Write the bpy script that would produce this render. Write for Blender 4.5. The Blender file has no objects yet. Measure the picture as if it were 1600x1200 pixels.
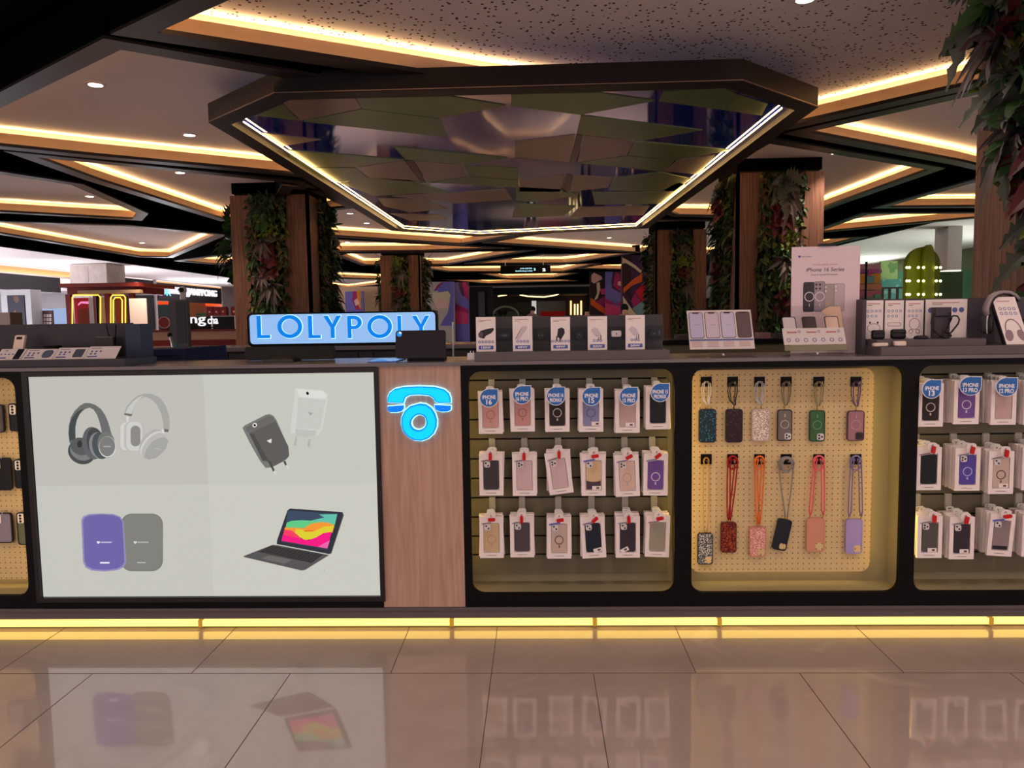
import bpy, bmesh, math, random
from mathutils import Vector, Matrix
C = bpy.context.scene.collection
S = bpy.context.scene
# ------------------------------------------------------------------ camera
F, D, H = 1200.0, 3.12, 1.30          # focal length in px (1600 wide), distance to the counter front, eye height
yv = Vector((38 / F, 101 / F, -1)).normalized()
xv = Vector((1, .013, 0)); xv.z = -(xv.x * yv.x + xv.y * yv.y) / yv.z; xv.normalize()
zv = xv.cross(yv)
R3 = Matrix((xv, yv, zv))             # camera space -> world
CAM = Vector((0, -D, H))
cam = bpy.data.objects.new('camera', bpy.data.cameras.new('camera'))
C.objects.link(cam)
cam.matrix_world = Matrix.Translation(CAM) @ R3.to_4x4()
cam.data.sensor_width = 36; cam.data.lens = F / 1600 * 36
cam.data.clip_start = .05; cam.data.clip_end = 300
S.camera = cam
# ------------------------------------------------------------------ world, exposure
S.view_settings.view_transform = 'Standard'; S.view_settings.look = 'None'
S.view_settings.exposure = .5; GS = 2 ** -.5; S.view_settings.gamma = 1
wd = bpy.data.worlds.new('world'); S.world = wd; wd.use_nodes = True
wb = wd.node_tree.nodes['Background']
wb.inputs[0].default_value = (1.0, .83, .80, 1); wb.inputs[1].default_value = .85
S.cycles.max_bounces = 6; S.cycles.diffuse_bounces = 3; S.cycles.glossy_bounces = 3
S.cycles.transparent_max_bounces = 12; S.cycles.transmission_bounces = 4
S.cycles.caustics_reflective = False; S.cycles.caustics_refractive = False
S.cycles.sample_clamp_indirect = 4
DOWN_W = 72                            # watts of one ceiling downlight
COVE1, COVE2 = 24.0, 4.5                # radiance of the cove strips
PLINTH_LED = 2.1

def ray(px, py): return R3 @ Vector(((px - 800) / F, (600 - py) / F, -1))
def at(px, py, Y=0):                   # where the sight line of a photo point meets the plane y = Y
    d = ray(px, py); return CAM + d * ((Y - CAM.y) / d.y)
def up(px, py, Z):                     # ... meets the plane z = Z
    d = ray(px, py); return CAM + d * ((Z - CAM.z) / d.z)
def ax(px, py, X):                     # ... meets the plane x = X
    d = ray(px, py); return CAM + d * ((X - CAM.x) / d.x)
rnd = random.Random(7)
# ------------------------------------------------------------------ materials
def lin(c):
    o = []
    for v in c[:3]:
        v /= 255.0
        o.append(v / 12.92 if v <= .04045 else ((v + .055) / 1.055) ** 2.4)
    return (*o, 1)
MATS = {}
def M(name, col=None, rough=.5, metal=0, emit=0, coat=0, alpha=1, trans=0, spec=.22, ecol=None):
    if name in MATS: return MATS[name]
    m = bpy.data.materials.new(name); m.use_nodes = True
    b = m.node_tree.nodes['Principled BSDF']
    b.inputs['Base Color'].default_value = lin(col)
    b.inputs['Roughness'].default_value = rough
    b.inputs['Metallic'].default_value = metal
    b.inputs['Coat Weight'].default_value = coat
    b.inputs['Coat Roughness'].default_value = .05
    b.inputs['Alpha'].default_value = alpha
    b.inputs['Transmission Weight'].default_value = trans
    b.inputs['Specular IOR Level'].default_value = spec
    if emit:
        b.inputs['Emission Color'].default_value = lin(ecol or col)
        b.inputs['Emission Strength'].default_value = emit
        b.inputs['Base Color'].default_value = (0, 0, 0, 1)
        b.inputs['Specular IOR Level'].default_value = .2
    MATS[name] = m
    return m
def glow(col, s=1.0):                  # backlit print, screens, lamps, parts painted as lit: emits its own colour
    return M('glow_%d_%d_%d_%g' % (*col, s), col, emit=s * GS)
def paint(col, rough=.55, **k):
    return M('paint_%d_%d_%d_%g' % (*col, rough) + ''.join('%s%g' % kv for kv in k.items()), col, rough, **k)
def nodes(m): return m.node_tree.nodes, m.node_tree.links, m.node_tree.nodes['Principled BSDF']
def ramp(nt, src, stops):
    r = nt.nodes.new('ShaderNodeValToRGB'); nt.links.new(src, r.inputs[0])
    while len(r.color_ramp.elements) < len(stops): r.color_ramp.elements.new(.5)
    for e, (p, c) in zip(r.color_ramp.elements, stops): e.position = p; e.color = c
    return r.outputs[0]
def coords(nt, scale):
    t = nt.nodes.new('ShaderNodeTexCoord'); mp = nt.nodes.new('ShaderNodeMapping')
    g = nt.nodes.new('ShaderNodeNewGeometry')
    mp.inputs['Scale'].default_value = scale; nt.links.new(g.outputs['Position'], mp.inputs[0])
    return mp.outputs[0]
def wood(name, c1, c2, scale=(9, 9, .7), rough=.5):
    m = M(name, c1, rough); nt = m.node_tree; n, l, b = nodes(m)
    v = coords(nt, scale)
    no = n.new('ShaderNodeTexNoise'); no.inputs['Scale'].default_value = 4; no.inputs['Detail'].default_value = 6
    no.inputs['Distortion'].default_value = .6
    l.new(v, no.inputs[0]); l.new(ramp(nt, no.outputs[0], [(.35, lin(c1)), (.65, lin(c2))]), b.inputs['Base Color'])
    return m
WOOD_P = wood('oak_panel', (188, 152, 134), (168, 134, 118), (14, 14, .9), .45)
WOOD_C = wood('walnut_cladding', (118, 82, 63), (80, 54, 42), (16, 16, .5), .5)
def speck(name, base, spk, scale, thr, rough=.4, metal=0):
    m = M(name, base, rough, metal); nt = m.node_tree; n, l, b = nodes(m)
    vo = n.new('ShaderNodeTexVoronoi'); vo.inputs['Scale'].default_value = scale
    l.new(coords(nt, (1, 1, 1)), vo.inputs[0])
    mx = n.new('ShaderNodeMix'); mx.data_type = 'RGBA'
    lt = n.new('ShaderNodeMath'); lt.operation = 'GREATER_THAN'; lt.inputs[1].default_value = thr
    sp = n.new('ShaderNodeSeparateColor'); l.new(vo.outputs['Color'], sp.inputs[0]); l.new(sp.outputs[0], lt.inputs[0])
    l.new(lt.outputs[0], mx.inputs[0]); mx.inputs[6].default_value = lin(base); mx.inputs[7].default_value = lin(spk)
    l.new(mx.outputs[2], b.inputs['Base Color'])
    return m
def perforated():
    m = M('perforated_board', (214, 196, 190), .8); nt = m.node_tree; n, l, b = nodes(m)
    vo = n.new('ShaderNodeTexVoronoi'); vo.inputs['Scale'].default_value = 22
    l.new(coords(nt, (1, .9, 1)), vo.inputs[0])
    l.new(ramp(nt, vo.outputs['Distance'], [(.2, lin((84, 42, 40))), (.25, lin((246, 238, 236)))]), b.inputs['Base Color'])
    return m
PERF = perforated()
def marble():
    m = M('floor_tile', (178, 156, 150), .13, spec=.5); nt = m.node_tree; n, l, b = nodes(m)
    v = coords(nt, (1, 1, 1))
    no = n.new('ShaderNodeTexNoise'); no.inputs['Scale'].default_value = 2.2; no.inputs['Detail'].default_value = 8
    no.inputs['Distortion'].default_value = 1.2; l.new(v, no.inputs[0])
    l.new(ramp(nt, no.outputs[0], [(.3, lin((150, 134, 130))), (.5, lin((164, 147, 143))), (.62, lin((158, 141, 137))), (.72, lin((176, 160, 156)))]), b.inputs['Base Color'])
    b.inputs['Coat Weight'].default_value = 1; b.inputs['Coat IOR'].default_value = 1.7; b.inputs['Coat Roughness'].default_value = .04
    b.inputs['Roughness'].default_value = .35
    return m
FLOOR = marble()
def pegboard():
    m = M('pegboard', (208, 182, 136), .6); nt = m.node_tree; n, l, b = nodes(m)
    g = n.new('ShaderNodeNewGeometry'); sp = n.new('ShaderNodeSeparateXYZ'); l.new(g.outputs['Position'], sp.inputs[0])
    def cell(o):
        d = n.new('ShaderNodeMath'); d.operation = 'DIVIDE'; d.inputs[1].default_value = .0232; l.new(o, d.inputs[0])
        f = n.new('ShaderNodeMath'); f.operation = 'FRACT'; l.new(d.outputs[0], f.inputs[0])
        s = n.new('ShaderNodeMath'); s.operation = 'SUBTRACT'; s.inputs[1].default_value = .5; l.new(f.outputs[0], s.inputs[0])
        p = n.new('ShaderNodeMath'); p.operation = 'POWER'; p.inputs[1].default_value = 2; l.new(s.outputs[0], p.inputs[0])
        return p.outputs[0]
    a = n.new('ShaderNodeMath'); l.new(cell(sp.outputs[0]), a.inputs[0]); l.new(cell(sp.outputs[2]), a.inputs[1])
    lt = n.new('ShaderNodeMath'); lt.operation = 'LESS_THAN'; lt.inputs[1].default_value = .0125; l.new(a.outputs[0], lt.inputs[0])
    mx = n.new('ShaderNodeMix'); mx.data_type = 'RGBA'; l.new(lt.outputs[0], mx.inputs[0])
    mx.inputs[6].default_value = lin((208, 182, 136)); mx.inputs[7].default_value = lin((105, 68, 30)); l.new(mx.outputs[2], b.inputs['Base Color'])
    return m
PEG = pegboard()
BLACK = paint((9, 6, 7), .5, spec=.12); BLACKM = paint((5, 4, 4), .9, spec=.03)
BRONZE = paint((38, 28, 26), .4, spec=.3); GREY = paint((92, 84, 86), .45); DGREY = paint((58, 54, 58), .4)
WHITE = paint((236, 228, 226), .5); CARD = paint((238, 224, 222), .5); CEIL = paint((246, 240, 238), .85)
BAND = paint((176, 146, 120), .7); OLIVE = paint((140, 130, 106), .5); SLAT = paint((106, 99, 80), .45); STEEL = paint((190, 186, 184), .3, metal=.8)
GLASS = M('clear_acrylic', (10, 10, 12), .03, alpha=.07, spec=.5)
RED = paint((190, 22, 28), .4); TAGB = paint((48, 104, 178), .4); TAGT = paint((236, 232, 236), .5)
INK = paint((96, 84, 92), .6); INKB = paint((92, 104, 160), .5); INKR = paint((190, 120, 120), .6)
LED_C = M('cove_led', (255, 190, 95), emit=COVE1, ecol=(255, 207, 146)); LED_D = M('cove_led_low', (255, 190, 95), emit=COVE2, ecol=(255, 202, 140))
LED_P = M('plinth_led', (255, 214, 96), emit=PLINTH_LED, ecol=(255, 208, 96))
LED_W = M('white_lamp', (255, 240, 230), emit=14, ecol=(255, 240, 228))
GOLD = paint((210, 160, 60), .3, metal=.9)
# ------------------------------------------------------------------ mesh builder
class MB:
    def __init__(s): s.bm = bmesh.new(); s.mats = []; s.i = 0; s.T = Matrix.Identity(4)
    def mat(s, m):
        if m not in s.mats: s.mats.append(m)
        s.i = s.mats.index(m); return s
    def v(s, p): return s.bm.verts.new(s.T @ Vector(p))
    def face(s, vs):
        try: f = s.bm.faces.new(vs); f.material_index = s.i; return f
        except ValueError: return None
    def poly(s, pts): return s.face([s.v(p) for p in pts])
    def box(s, x0, x1, y0, y1, z0, z1):
        a = [s.v((x, y, z)) for z in (z0, z1) for x, y in ((x0, y0), (x1, y0), (x1, y1), (x0, y1))]
        for q in ((0, 3, 2, 1), (4, 5, 6, 7), (0, 1, 5, 4), (1, 2, 6, 5), (2, 3, 7, 6), (3, 0, 4, 7)): s.face([a[k] for k in q])
        return s
    def loft(s, loops, cap=True, closed=True):
        R = [[s.v(p) for p in L] for L in loops]; n = len(R[0])
        for a, b in zip(R, R[1:]):
            for k in range(n if closed else n - 1): s.face([a[k], a[(k + 1) % n], b[(k + 1) % n], b[k]])
        if cap: s.face(R[0][::-1]); s.face(R[-1])
        return s
    def pxz(s, pts, y0, y1): return s.loft([[(x, y0, z) for x, z in pts], [(x, y1, z) for x, z in pts]])
    def pxy(s, pts, z0, z1): return s.loft([[(p[0], p[1], z0) for p in pts], [(p[0], p[1], z1) for p in pts]])
    def pyz(s, pts, x0, x1): return s.loft([[(x0, y, z) for y, z in pts], [(x1, y, z) for y, z in pts]])
    def ringxz(s, outer, inner, y0, y1):   # same number of points
        n = len(outer)
        A = [[s.v((x, y, z)) for x, z in P] for P in (outer, inner) for y in (y0, y1)]
        o0, o1, i0, i1 = A
        for k in range(n):
            j = (k + 1) % n
            s.face([o0[k], o0[j], i0[j], i0[k]]); s.face([o1[j], o1[k], i1[k], i1[j]])
            s.face([o0[j], o0[k], o1[k], o1[j]]); s.face([i0[k], i0[j], i1[j], i1[k]])
        return s
    def tube(s, pts, r, n=7, cap=True, closed=False):
        pts = [Vector(p) for p in pts]; loops = []; m = len(pts)
        ref = Vector((0, 0, 1))
        for k, p in enumerate(pts):
            a = pts[k - 1] if (k or closed) else p; b = pts[(k + 1) % m] if (k < m - 1 or closed) else p
            t = (b - a).normalized() if (b - a).length > 1e-9 else Vector((0, 0, 1))
            u = t.cross(ref)
            if u.length < .2: u = t.cross(Vector((0, 1, 0)))
            if u.length < .05: u = t.cross(Vector((1, 0, 0)))
            u.normalize(); w = t.cross(u)
            if loops and (u.dot(lu) < 0): u, w = -u, -w
            lu = u
            rr = r[k] if isinstance(r, (list, tuple)) else r
            loops.append([p + (u * math.cos(2 * math.pi * q / n) + w * math.sin(2 * math.pi * q / n)) * rr for q in range(n)])
        if closed: loops.append(loops[0]); cap = False
        return s.loft(loops, cap)
    def cyl(s, a, b, r, r2=None, n=16): return s.tube([a, b], [r, r if r2 is None else r2], n)
    def ball(s, c, r, sc=(1, 1, 1), n=12, m=8):
        c = Vector(c); L = []
        for k in range(m + 1):
            t = math.pi * k / m; rr = max(math.sin(t), .01) * r
            L.append([c + Vector((rr * math.cos(2 * math.pi * q / n) * sc[0], rr * math.sin(2 * math.pi * q / n) * sc[1], -r * math.cos(t) * sc[2])) for q in range(n)])
        return s.loft(L)
    def text(s, txt, cx, cz, w=None, h=None, y=0, d=.001, bold=0.0, shear=0):   # lettering facing -y
        key = (txt, bold, shear)
        if key not in TXT:
            cu = bpy.data.curves.new('t', 'FONT'); cu.body = txt; cu.offset = bold; cu.shear = shear; cu.resolution_u = 3; cu.extrude = .5
            ob = bpy.data.objects.new('t', cu); C.objects.link(ob)
            dg = bpy.context.evaluated_depsgraph_get(); me = ob.evaluated_get(dg).to_mesh()
            TXT[key] = ([v.co.copy() for v in me.vertices], [tuple(p.vertices) for p in me.polygons])
            ob.evaluated_get(dg).to_mesh_clear(); bpy.data.objects.remove(ob); bpy.data.curves.remove(cu)
        vs, fs = TXT[key]
        if not vs: return s
        x0 = min(v.x for v in vs); x1 = max(v.x for v in vs); z0 = min(v.y for v in vs); z1 = max(v.y for v in vs)
        sx = w / (x1 - x0) if w else None; sz = h / (z1 - z0) if h else None
        sx = sx or sz; sz = sz or sx
        V = [s.v((cx + (v.x - (x0 + x1) / 2) * sx, y - (v.z + .5) * d, cz + (v.y - (z0 + z1) / 2) * sz)) for v in vs]
        for f in fs: s.face([V[k] for k in f])
        return s
    def build(s, name, mat=None, parent=None, smooth=False, label=None):
        me = bpy.data.meshes.new(name)
        bmesh.ops.recalc_face_normals(s.bm, faces=s.bm.faces)
        s.bm.to_mesh(me); s.bm.free()
        for m in (s.mats or [mat]): me.materials.append(m)
        if smooth:
            for p in me.polygons: p.use_smooth = True
        o = bpy.data.objects.new(name, me); C.objects.link(o)
        if parent is not None: o.parent = parent; o.matrix_parent_inverse = parent.matrix_world.inverted() if False else Matrix.Translation(-Vector(parent.location)) if not parent.parent else Matrix.Identity(4)
        if label: o['label'] = label
        return o
TXT = {}
def tag(o, label=None, cat=None, group=None, kind=None):
    for k, v in (('label', label), ('category', cat), ('group', group), ('kind', kind)):
        if v: o[k] = v
    return o
def thing(name, label, cat, loc, group=None):    # parts are then modelled in world coordinates
    o = bpy.data.objects.new(name, None); C.objects.link(o); o.location = loc; o.empty_display_size = .05
    return tag(o, label, cat, group)
def rrect(x0, x1, z0, z1, r, n=5):
    P = []
    for cx, cz, a in ((x1 - r, z1 - r, 0), (x0 + r, z1 - r, 90), (x0 + r, z0 + r, 180), (x1 - r, z0 + r, 270)):
        for k in range(n + 1):
            t = math.radians(a + 90 * k / n); P.append((cx + r * math.cos(t), cz + r * math.sin(t)))
    return P
def ell(cx, cz, rx, rz, n=24, rot=0):
    return [(cx + rx * math.cos(t) * math.cos(rot) - rz * math.sin(t) * math.sin(rot), cz + rx * math.cos(t) * math.sin(rot) + rz * math.sin(t) * math.cos(rot)) for t in [2 * math.pi * k / n for k in range(n)]]
def slab(name, x0, x1, y0, y1, z0, z1, m, parent=None, label=None):
    return MB().box(x0, x1, y0, y1, z0, z1).build(name, m, parent, label=label)
def copy_tree(o, parent=None):
    c = o.copy(); C.objects.link(c); c.parent = parent
    for ch in list(o.children): copy_tree(ch, c)
    return c
# ================================================================== FLOOR
fl = tag(MB().box(-22, 16, -6, 46, -.05, 0).build('floor', FLOOR), kind='structure')
fl['label'] = 'polished beige marble tile floor'
jm = MB(); J = .0014
yj = up(800, 1052, 0).y; T = .75; x0 = up(768, 1052, 0).x
rows = [yj - T, yj, yj + T]
for y in rows: jm.box(-8, 8, y - J, y + J, 0, .0006)
jm.box(x0 - J, x0 + J, -4, 1.2, 0, .0006)
for r, (a, b) in enumerate(((yj - T, yj), (yj, yj + T))):
    for k in range(-8, 9):
        ph = 0 if ((r == 0) == (k < 0)) else .5
        x = x0 + (k + ph * (1 if k > 0 else (1 if k < 0 else 0))) * T
        if k == 0: x = x0 + .5 * T if r == 0 else x0 - .5 * T
        if k > 0 and r == 0: x = x0 + (k + .5) * T
        if k > 0 and r == 1: x = x0 + k * T
        if k < 0 and r == 0: x = x0 + k * T
        if k < 0 and r == 1: x = x0 + (k - .5) * T
        jm.box(x - J, x + J, a, b, 0, .0006)
jm.build('tile_joints', paint((86, 64, 56), .6), fl)

# ================================================================== CEILING
Z0 = 3.06
tag(MB().box(-13, 9, -6, 46, Z0 + .45, Z0 + .55).build('ceiling', BLACKM), kind='structure')['label'] = 'black void above the suspended ceiling panels'
def inset(P, t):
    n = len(P); out = []
    for k in range(n):
        a, b, c = P[k - 1], P[k], P[(k + 1) % n]
        d1 = (b - a).normalized(); d2 = (c - b).normalized()
        n1 = Vector((-d1.y, d1.x)); n2 = Vector((-d2.y, d2.x))
        m = n1 + n2; q = m.dot(n1)
        q = max(q, .06)
        out.append(b + m * (t / q))
    return out
def island(px, board=None, z0=Z0):
    P = [Vector(up(*q, z0)[:2]) if len(q) == 2 else Vector(q[:2]) for q in px]
    area = sum(a.x * b.y - b.x * a.y for a, b in zip(P, P[1:] + P[:1]))
    if area < 0: P.reverse()
    g = bpy.data.objects.new('ceiling', None); C.objects.link(g); g.location = (P[0].x, P[0].y, z0); g['kind'] = 'structure'
    g['label'] = 'pinkish white ceiling panel with warm cove lighting and dark bronze edge' if board is None else 'large perforated ceiling board with warm cove lighting along its edge'
    FW = .16
    def L(t, z): return [(p.x, p.y, z0 + z) for p in (inset(P, t) if t else P)]
    m = MB().mat(BLACKM).loft([L(0, .3), L(0, .02)], cap=False).mat(BRONZE)
    m.loft([L(0, .02), L(0, 0), L(FW, 0), L(FW, .03), L(FW - .015, .03), L(FW - .015, .012), L(.03, .012)], cap=False).build('frame', None, g)
    MB().loft([L(.06, .012), L(.06, .15), L(.05, .15), L(.05, .012)], cap=False).build('cove_band', BAND, g)
    MB().loft([L(.004, .15), L(.004, .208)], cap=False).build('cove_back', BAND, g)
    b = MB(); b.poly(L(.004, .208)); b.build('ceiling_board', board or CEIL, g)
    MB().loft([L(FW - .022, .014), L(FW - .022, .028)], cap=False).build('light_strip', LED_D, g)
    MB().loft([L(.047, .148), L(.014, .148)], cap=False).build('light_strip', LED_C, g)
    return g
island([(172, 54), (757, 140), (1228, 204), (1480, 148), (1800, 80), (4.6, -5, 0), (-.35, -5, 0), (700, -200)], PERF)
island([(-5.2, -5, 0), (-1.3, -5, 0), (-1.3, -1.2, 0), (-5.2, .2, 0)])
for px in [
    [(162, 60), (600, 138), (760, 190), (470, 277), (150, 248), (0, 233), (-150, 222)],
    [(5, 236), (475, 284), (560, 325), (345, 346), (135, 282)],
    [(-150, 240), (0, 268), (130, 288), (232, 334), (222, 345), (0, 333), (-150, 330)],
    [(-120, 346), (0, 346), (200, 352), (355, 367), (270, 403), (215, 402), (0, 367)],
    [(272, 408), (362, 396), (420, 397), (420, 414), (330, 413)],
    [(440, 290), (1000, 342), (815, 368), (722, 383), (530, 371), (400, 360)],
    [(752, 380), (830, 366), (1035, 343), (1250, 347), (1250, 402), (1000, 396)],
    [(500, 372.5), (800, 388), (660, 393), (520, 394)],
    [(515, 396), (700, 394), (838, 391), (700, 414), (565, 415)],
    [(725, 412.5), (850, 397), (1000, 395), (905, 410), (880, 412)],
    [(640, 416.5), (860, 414), (940, 411), (880, 425), (700, 425)],
    [(745, 427.5), (905, 426.5), (865, 434.5), (790, 436)],
    [(690, 437.5), (880, 436.5), (905, 439), (760, 443.5)],
    [(430, 417), (640, 431), (600, 437), (430, 431)],
    [(430, 433), (650, 438.5), (545, 451), (430, 441)],
    [(1222, 209), (1600, 123), (1850, 62), (1850, 340), (1485, 257)],
    [(1195, 215), (1478, 263), (1270, 335), (1180, 341), (1050, 339), (1030, 330), (1120, 260)],
    [(1362, 326), (1510, 284), (1700, 240), (1700, 330), (1510, 325)],
    [(1258, 366), (1348, 333), (1700, 331), (1520, 342)],
    [(1200, 384), (1290, 373), (1358, 370), (1275, 389), (1200, 402)],
    [(900, 420), (930, 414), (1010, 411), (1010, 422.5)],
]: island(px)
# plain side soffits over the shopfronts
tag(MB().box(-16.6, -12.6, 4, 46, 3.28, 3.34).build('ceiling', CEIL), kind='structure')['label'] = 'plain white soffit along the left shopfronts'
tag(MB().box(8.4, 13.5, 4, 46, 3.28, 3.34).build('ceiling', CEIL), kind='structure')['label'] = 'plain white soffit along the right shopfronts'
for x0_, x1_ in ((-12.6, -12.45), (8.25, 8.4)):
    tag(MB().box(x0_, x1_, 4, 46, 3.2, 3.5).build('trim_1', BLACKM), kind='structure')
# downlights
def downlight(px, py, where, z=Z0 + .208, lamp=True, p=None):
    p = p or up(px, py, z); x, y = p.x, p.y
    t = thing('downlight', 'round recessed white downlight ' + where, 'downlight', (x, y, z), 'ceiling downlights')
    m = MB(); m.T = Matrix.Translation((x, y, z)) @ Matrix.Rotation(math.pi / 2, 4, 'X')
    m.ringxz(ell(0, 0, .078, .078), ell(0, 0, .056, .056), -.012, .0); m.build('ring', WHITE, t)
    MB().cyl((x, y, z - .004), (x, y, z), .055).build('lens', LED_W, t)
    if lamp:
        l = bpy.data.lights.new('spot', 'SPOT'); l.energy = DOWN_W * (9 if y > 15 else 2.0 if y > 4 else 1); l.color = (1, .82, .70); l.spot_size = math.radians(100 if y > 4 else 130); l.spot_blend = .9; l.shadow_soft_size = .09
        o = bpy.data.objects.new('lamp', l); C.objects.link(o); o.parent = t; o.location = (0, 0, -.02)
for a in [(149, 131, 'in the large left ceiling panel, nearest the camera'), (296, 210, 'in the large left ceiling panel beside the hanging canopy'),
          (281, 269, 'in the narrow triangular panel above the left planted column'), (140, 306, 'in the long panel left of the dark ceiling gap'),
          (222, 379, 'in the ceiling panel above the marble column'), (337, 400, 'in the small panel left of the left planted column'),
          (1306, 238, 'in the panel right of the hanging canopy'), (547, 333, 'right beside the left planted column top'),
          (573, 348, 'close under the left rim of the canopy'), (543, 378, 'in the strip panel below the canopy rim'),
          (862, 404, 'in the far panel left of the direction sign'), (845, 430, 'in a far panel under the direction sign'), (640, 408, 'in the far panel behind the distant column'),
          (952, 371, 'in the panel beyond the far rim of the canopy'), (1258, -3, 'in the perforated board at the top of the view')]:
    downlight(a[0], a[1], a[2])
for i, (x, y) in enumerate([(-2.2, -1.9), (.4, -1.6), (2.4, -1.5), (-3.6, -1.8), (1.5, -3.4), (-2.4, -3.9), (3.6, -3.4)]):
    downlight(0, 0, 'in the ceiling behind the camera', p=Vector((x, y, 0)))
# ================================================================== KIOSK FRONT
ZT = 1.132; ZP = .104                   # worktop surface, top of the plinth
XL, XR = -2.75, 2.75
def X(px, py=750): return at(px, py).x
def Z(px, py): return at(px, py).z
pl = thing('kiosk_plinth', 'long dark grey plinth under the black kiosk front', 'plinth', (0, .2, 0))
MB().mat(GREY).box(XL, XR, 0, .5, .056, ZP - .0006).mat(DGREY).box(XL, XR, .045, .45, 0, .056).build('base', None, pl)
slab('lip', XL, XR, -.006, -.0005, ZP - .012, ZP - .0005, GREY, pl)
ls = thing('led_tube', 'glowing yellow light tube along the foot of the kiosk plinth', 'light strip', (0, .03, .02))
m = MB()
cuts = [XL, X(310, 972), X(705, 972), X(930, 972), X(1126, 972), X(1553, 972), XR]
for a, b in zip(cuts, cuts[1:]): m.box(a + .009, b - .009, .018, .04, .016, .041)
m.build('tube', LED_P, ls)
for a in cuts[1:-1]: slab('joint_clip', a - .0095, a + .0095, .016, .043, .013, .044, glow((200, 140, 50), .9), ls)  # clips are no lamps; emission keeps them from reading dark beside the tube
wt = thing('worktop', 'long dark grey worktop along the top of the kiosk front', 'counter', (0, .2, ZT))
slab('top', XL, XR, -.012, .47, ZT - .014, ZT, paint((112, 104, 106), .25), wt)
UPX = (at(598.5, 900).x, at(726.5, 900).x)
slab('under_panel', XL, UPX[0], .0, .46, ZT - .03, ZT - .0145, BLACK, wt); slab('under_panel', UPX[1], XR, .0, .46, ZT - .03, ZT - .0145, BLACK, wt)
ZF = ZT - .031
# ---- niche cabinets
def cabinet(xa, xb, ox0, ox1, oz0, oz1, label, depth=.155, r=.05):
    t = thing('display_cabinet', label, 'cabinet', ((xa + xb) / 2, .2, ZP))
    o = rrect(xa, xb, ZP, ZF, .001); i = rrect(ox0, ox1, oz0, oz1, r)
    MB().ringxz(o, i, 0, .02).build('front_frame', BLACK, t)
    g = .018
    m = MB().mat(OLIVE)
    m.box(xa + .002, ox0 - g, .02, .19, ZP, ZF).box(ox1 + g, xb - .002, .02, .19, ZP, ZF)
    m.box(ox0 - g, ox1 + g, .02, .19, ZP, oz0 - .001).box(ox0 - g, ox1 + g, .02, .19, min(oz1 + g, ZF - .002), ZF)
    m.box(ox0 - g, ox1 + g, depth, .19, oz0 - .001, min(oz1 + g, ZF - .002))
    m.build('niche_shell', None, t)
    for x in (ox0 - g + .001, ox1 + g - .007):
        slab('light_strip', x, x + .006, .024, .034, oz0 + .05, oz1 - .02, None or M('niche_led', (255, 214, 110), emit=8, ecol=(255, 214, 112)), t)
    return t
def slats(t, ox0, ox1, oz0, grooves, depth=.155):
    zs = [oz0 + .035] + sorted(grooves) + [Z(850, 578) + .004]
    for k, (a, b) in enumerate(zip(zs, zs[1:])):
        slab('slat_board', ox0 - .016, ox1 - .006, depth - .022, depth - .002, a + .0035, b - .0035, SLAT, t)
    slab('groove_backing', ox0 - .016, ox1 - .008, depth - .0015, depth - .0005, zs[0], zs[-1], BLACK, t)
GR = [Z(850, y) for y in (597, 629, 661, 693, 725, 757, 788.5, 820, 851, 881)]
oz0, oz1 = Z(895, 927), Z(895, 578.5)
S1 = (X(735), X(1054)); S2 = (X(1432), 2.62); P1 = (X(1081), X(1408)); P0 = (-2.72, X(46.5, 935))
P0 = (-2.72, at(46, 935).x)
xa = X(727, 900); xb = X(1067, 750); xc = X(1421, 750)
cs = cabinet(xa, xb, S1[0], S1[1], oz0, oz1, 'black framed niche with grey slat boards hung with boxed cases, beside the wood panel'); slats(cs, *S1, oz0, GR)
cp = cabinet(xb, xc, P1[0], P1[1], oz0, oz1, 'black framed niche holding a tan pegboard with dangling straps')
cs2 = cabinet(xc, XR, S2[0], S2[1], oz0, oz1, 'black framed niche of slat boards cut by the right edge of the photo'); slats(cs2, *S2, oz0, GR)
xl0 = X(28, 600) - .012
cl = cabinet(XL, at(62, 800).x - .012, P0[0], P0[1], oz0, oz1, 'black framed pegboard niche cut by the left edge of the photo')
def peg_panel(t, x0, x1, z0, z1, r=.04):
    MB().pxz(rrect(x0, x1, z0, z1, r), .118, .13).build('pegboard', PEG, t)
    for x in (x0 + .06, x1 - .06):
        for z in (z0 + .06, z1 - .06): MB().cyl((x, .13, z), (x, .1545, z), .008).build('spacer', STEEL, t)
    m = MB(); m.box(x0 + .04, x1 - .04, .142, .147, z0 + .012, z0 + .018).box(x1 - .018, x1 - .012, .142, .147, z0 + .04, z1 - .04).build('back_light', M('niche_led', None), t)
Y1 = .118
peg_panel(cp, at(1079, 750, Y1).x, at(1362, 750, Y1).x, at(1200, 893.5, Y1).z, at(1200, 577, Y1).z)
peg_panel(cl, P0[0] + .02, P0[1] - .022, at(20, 905, Y1).z, at(20, 590, Y1).z)
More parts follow.
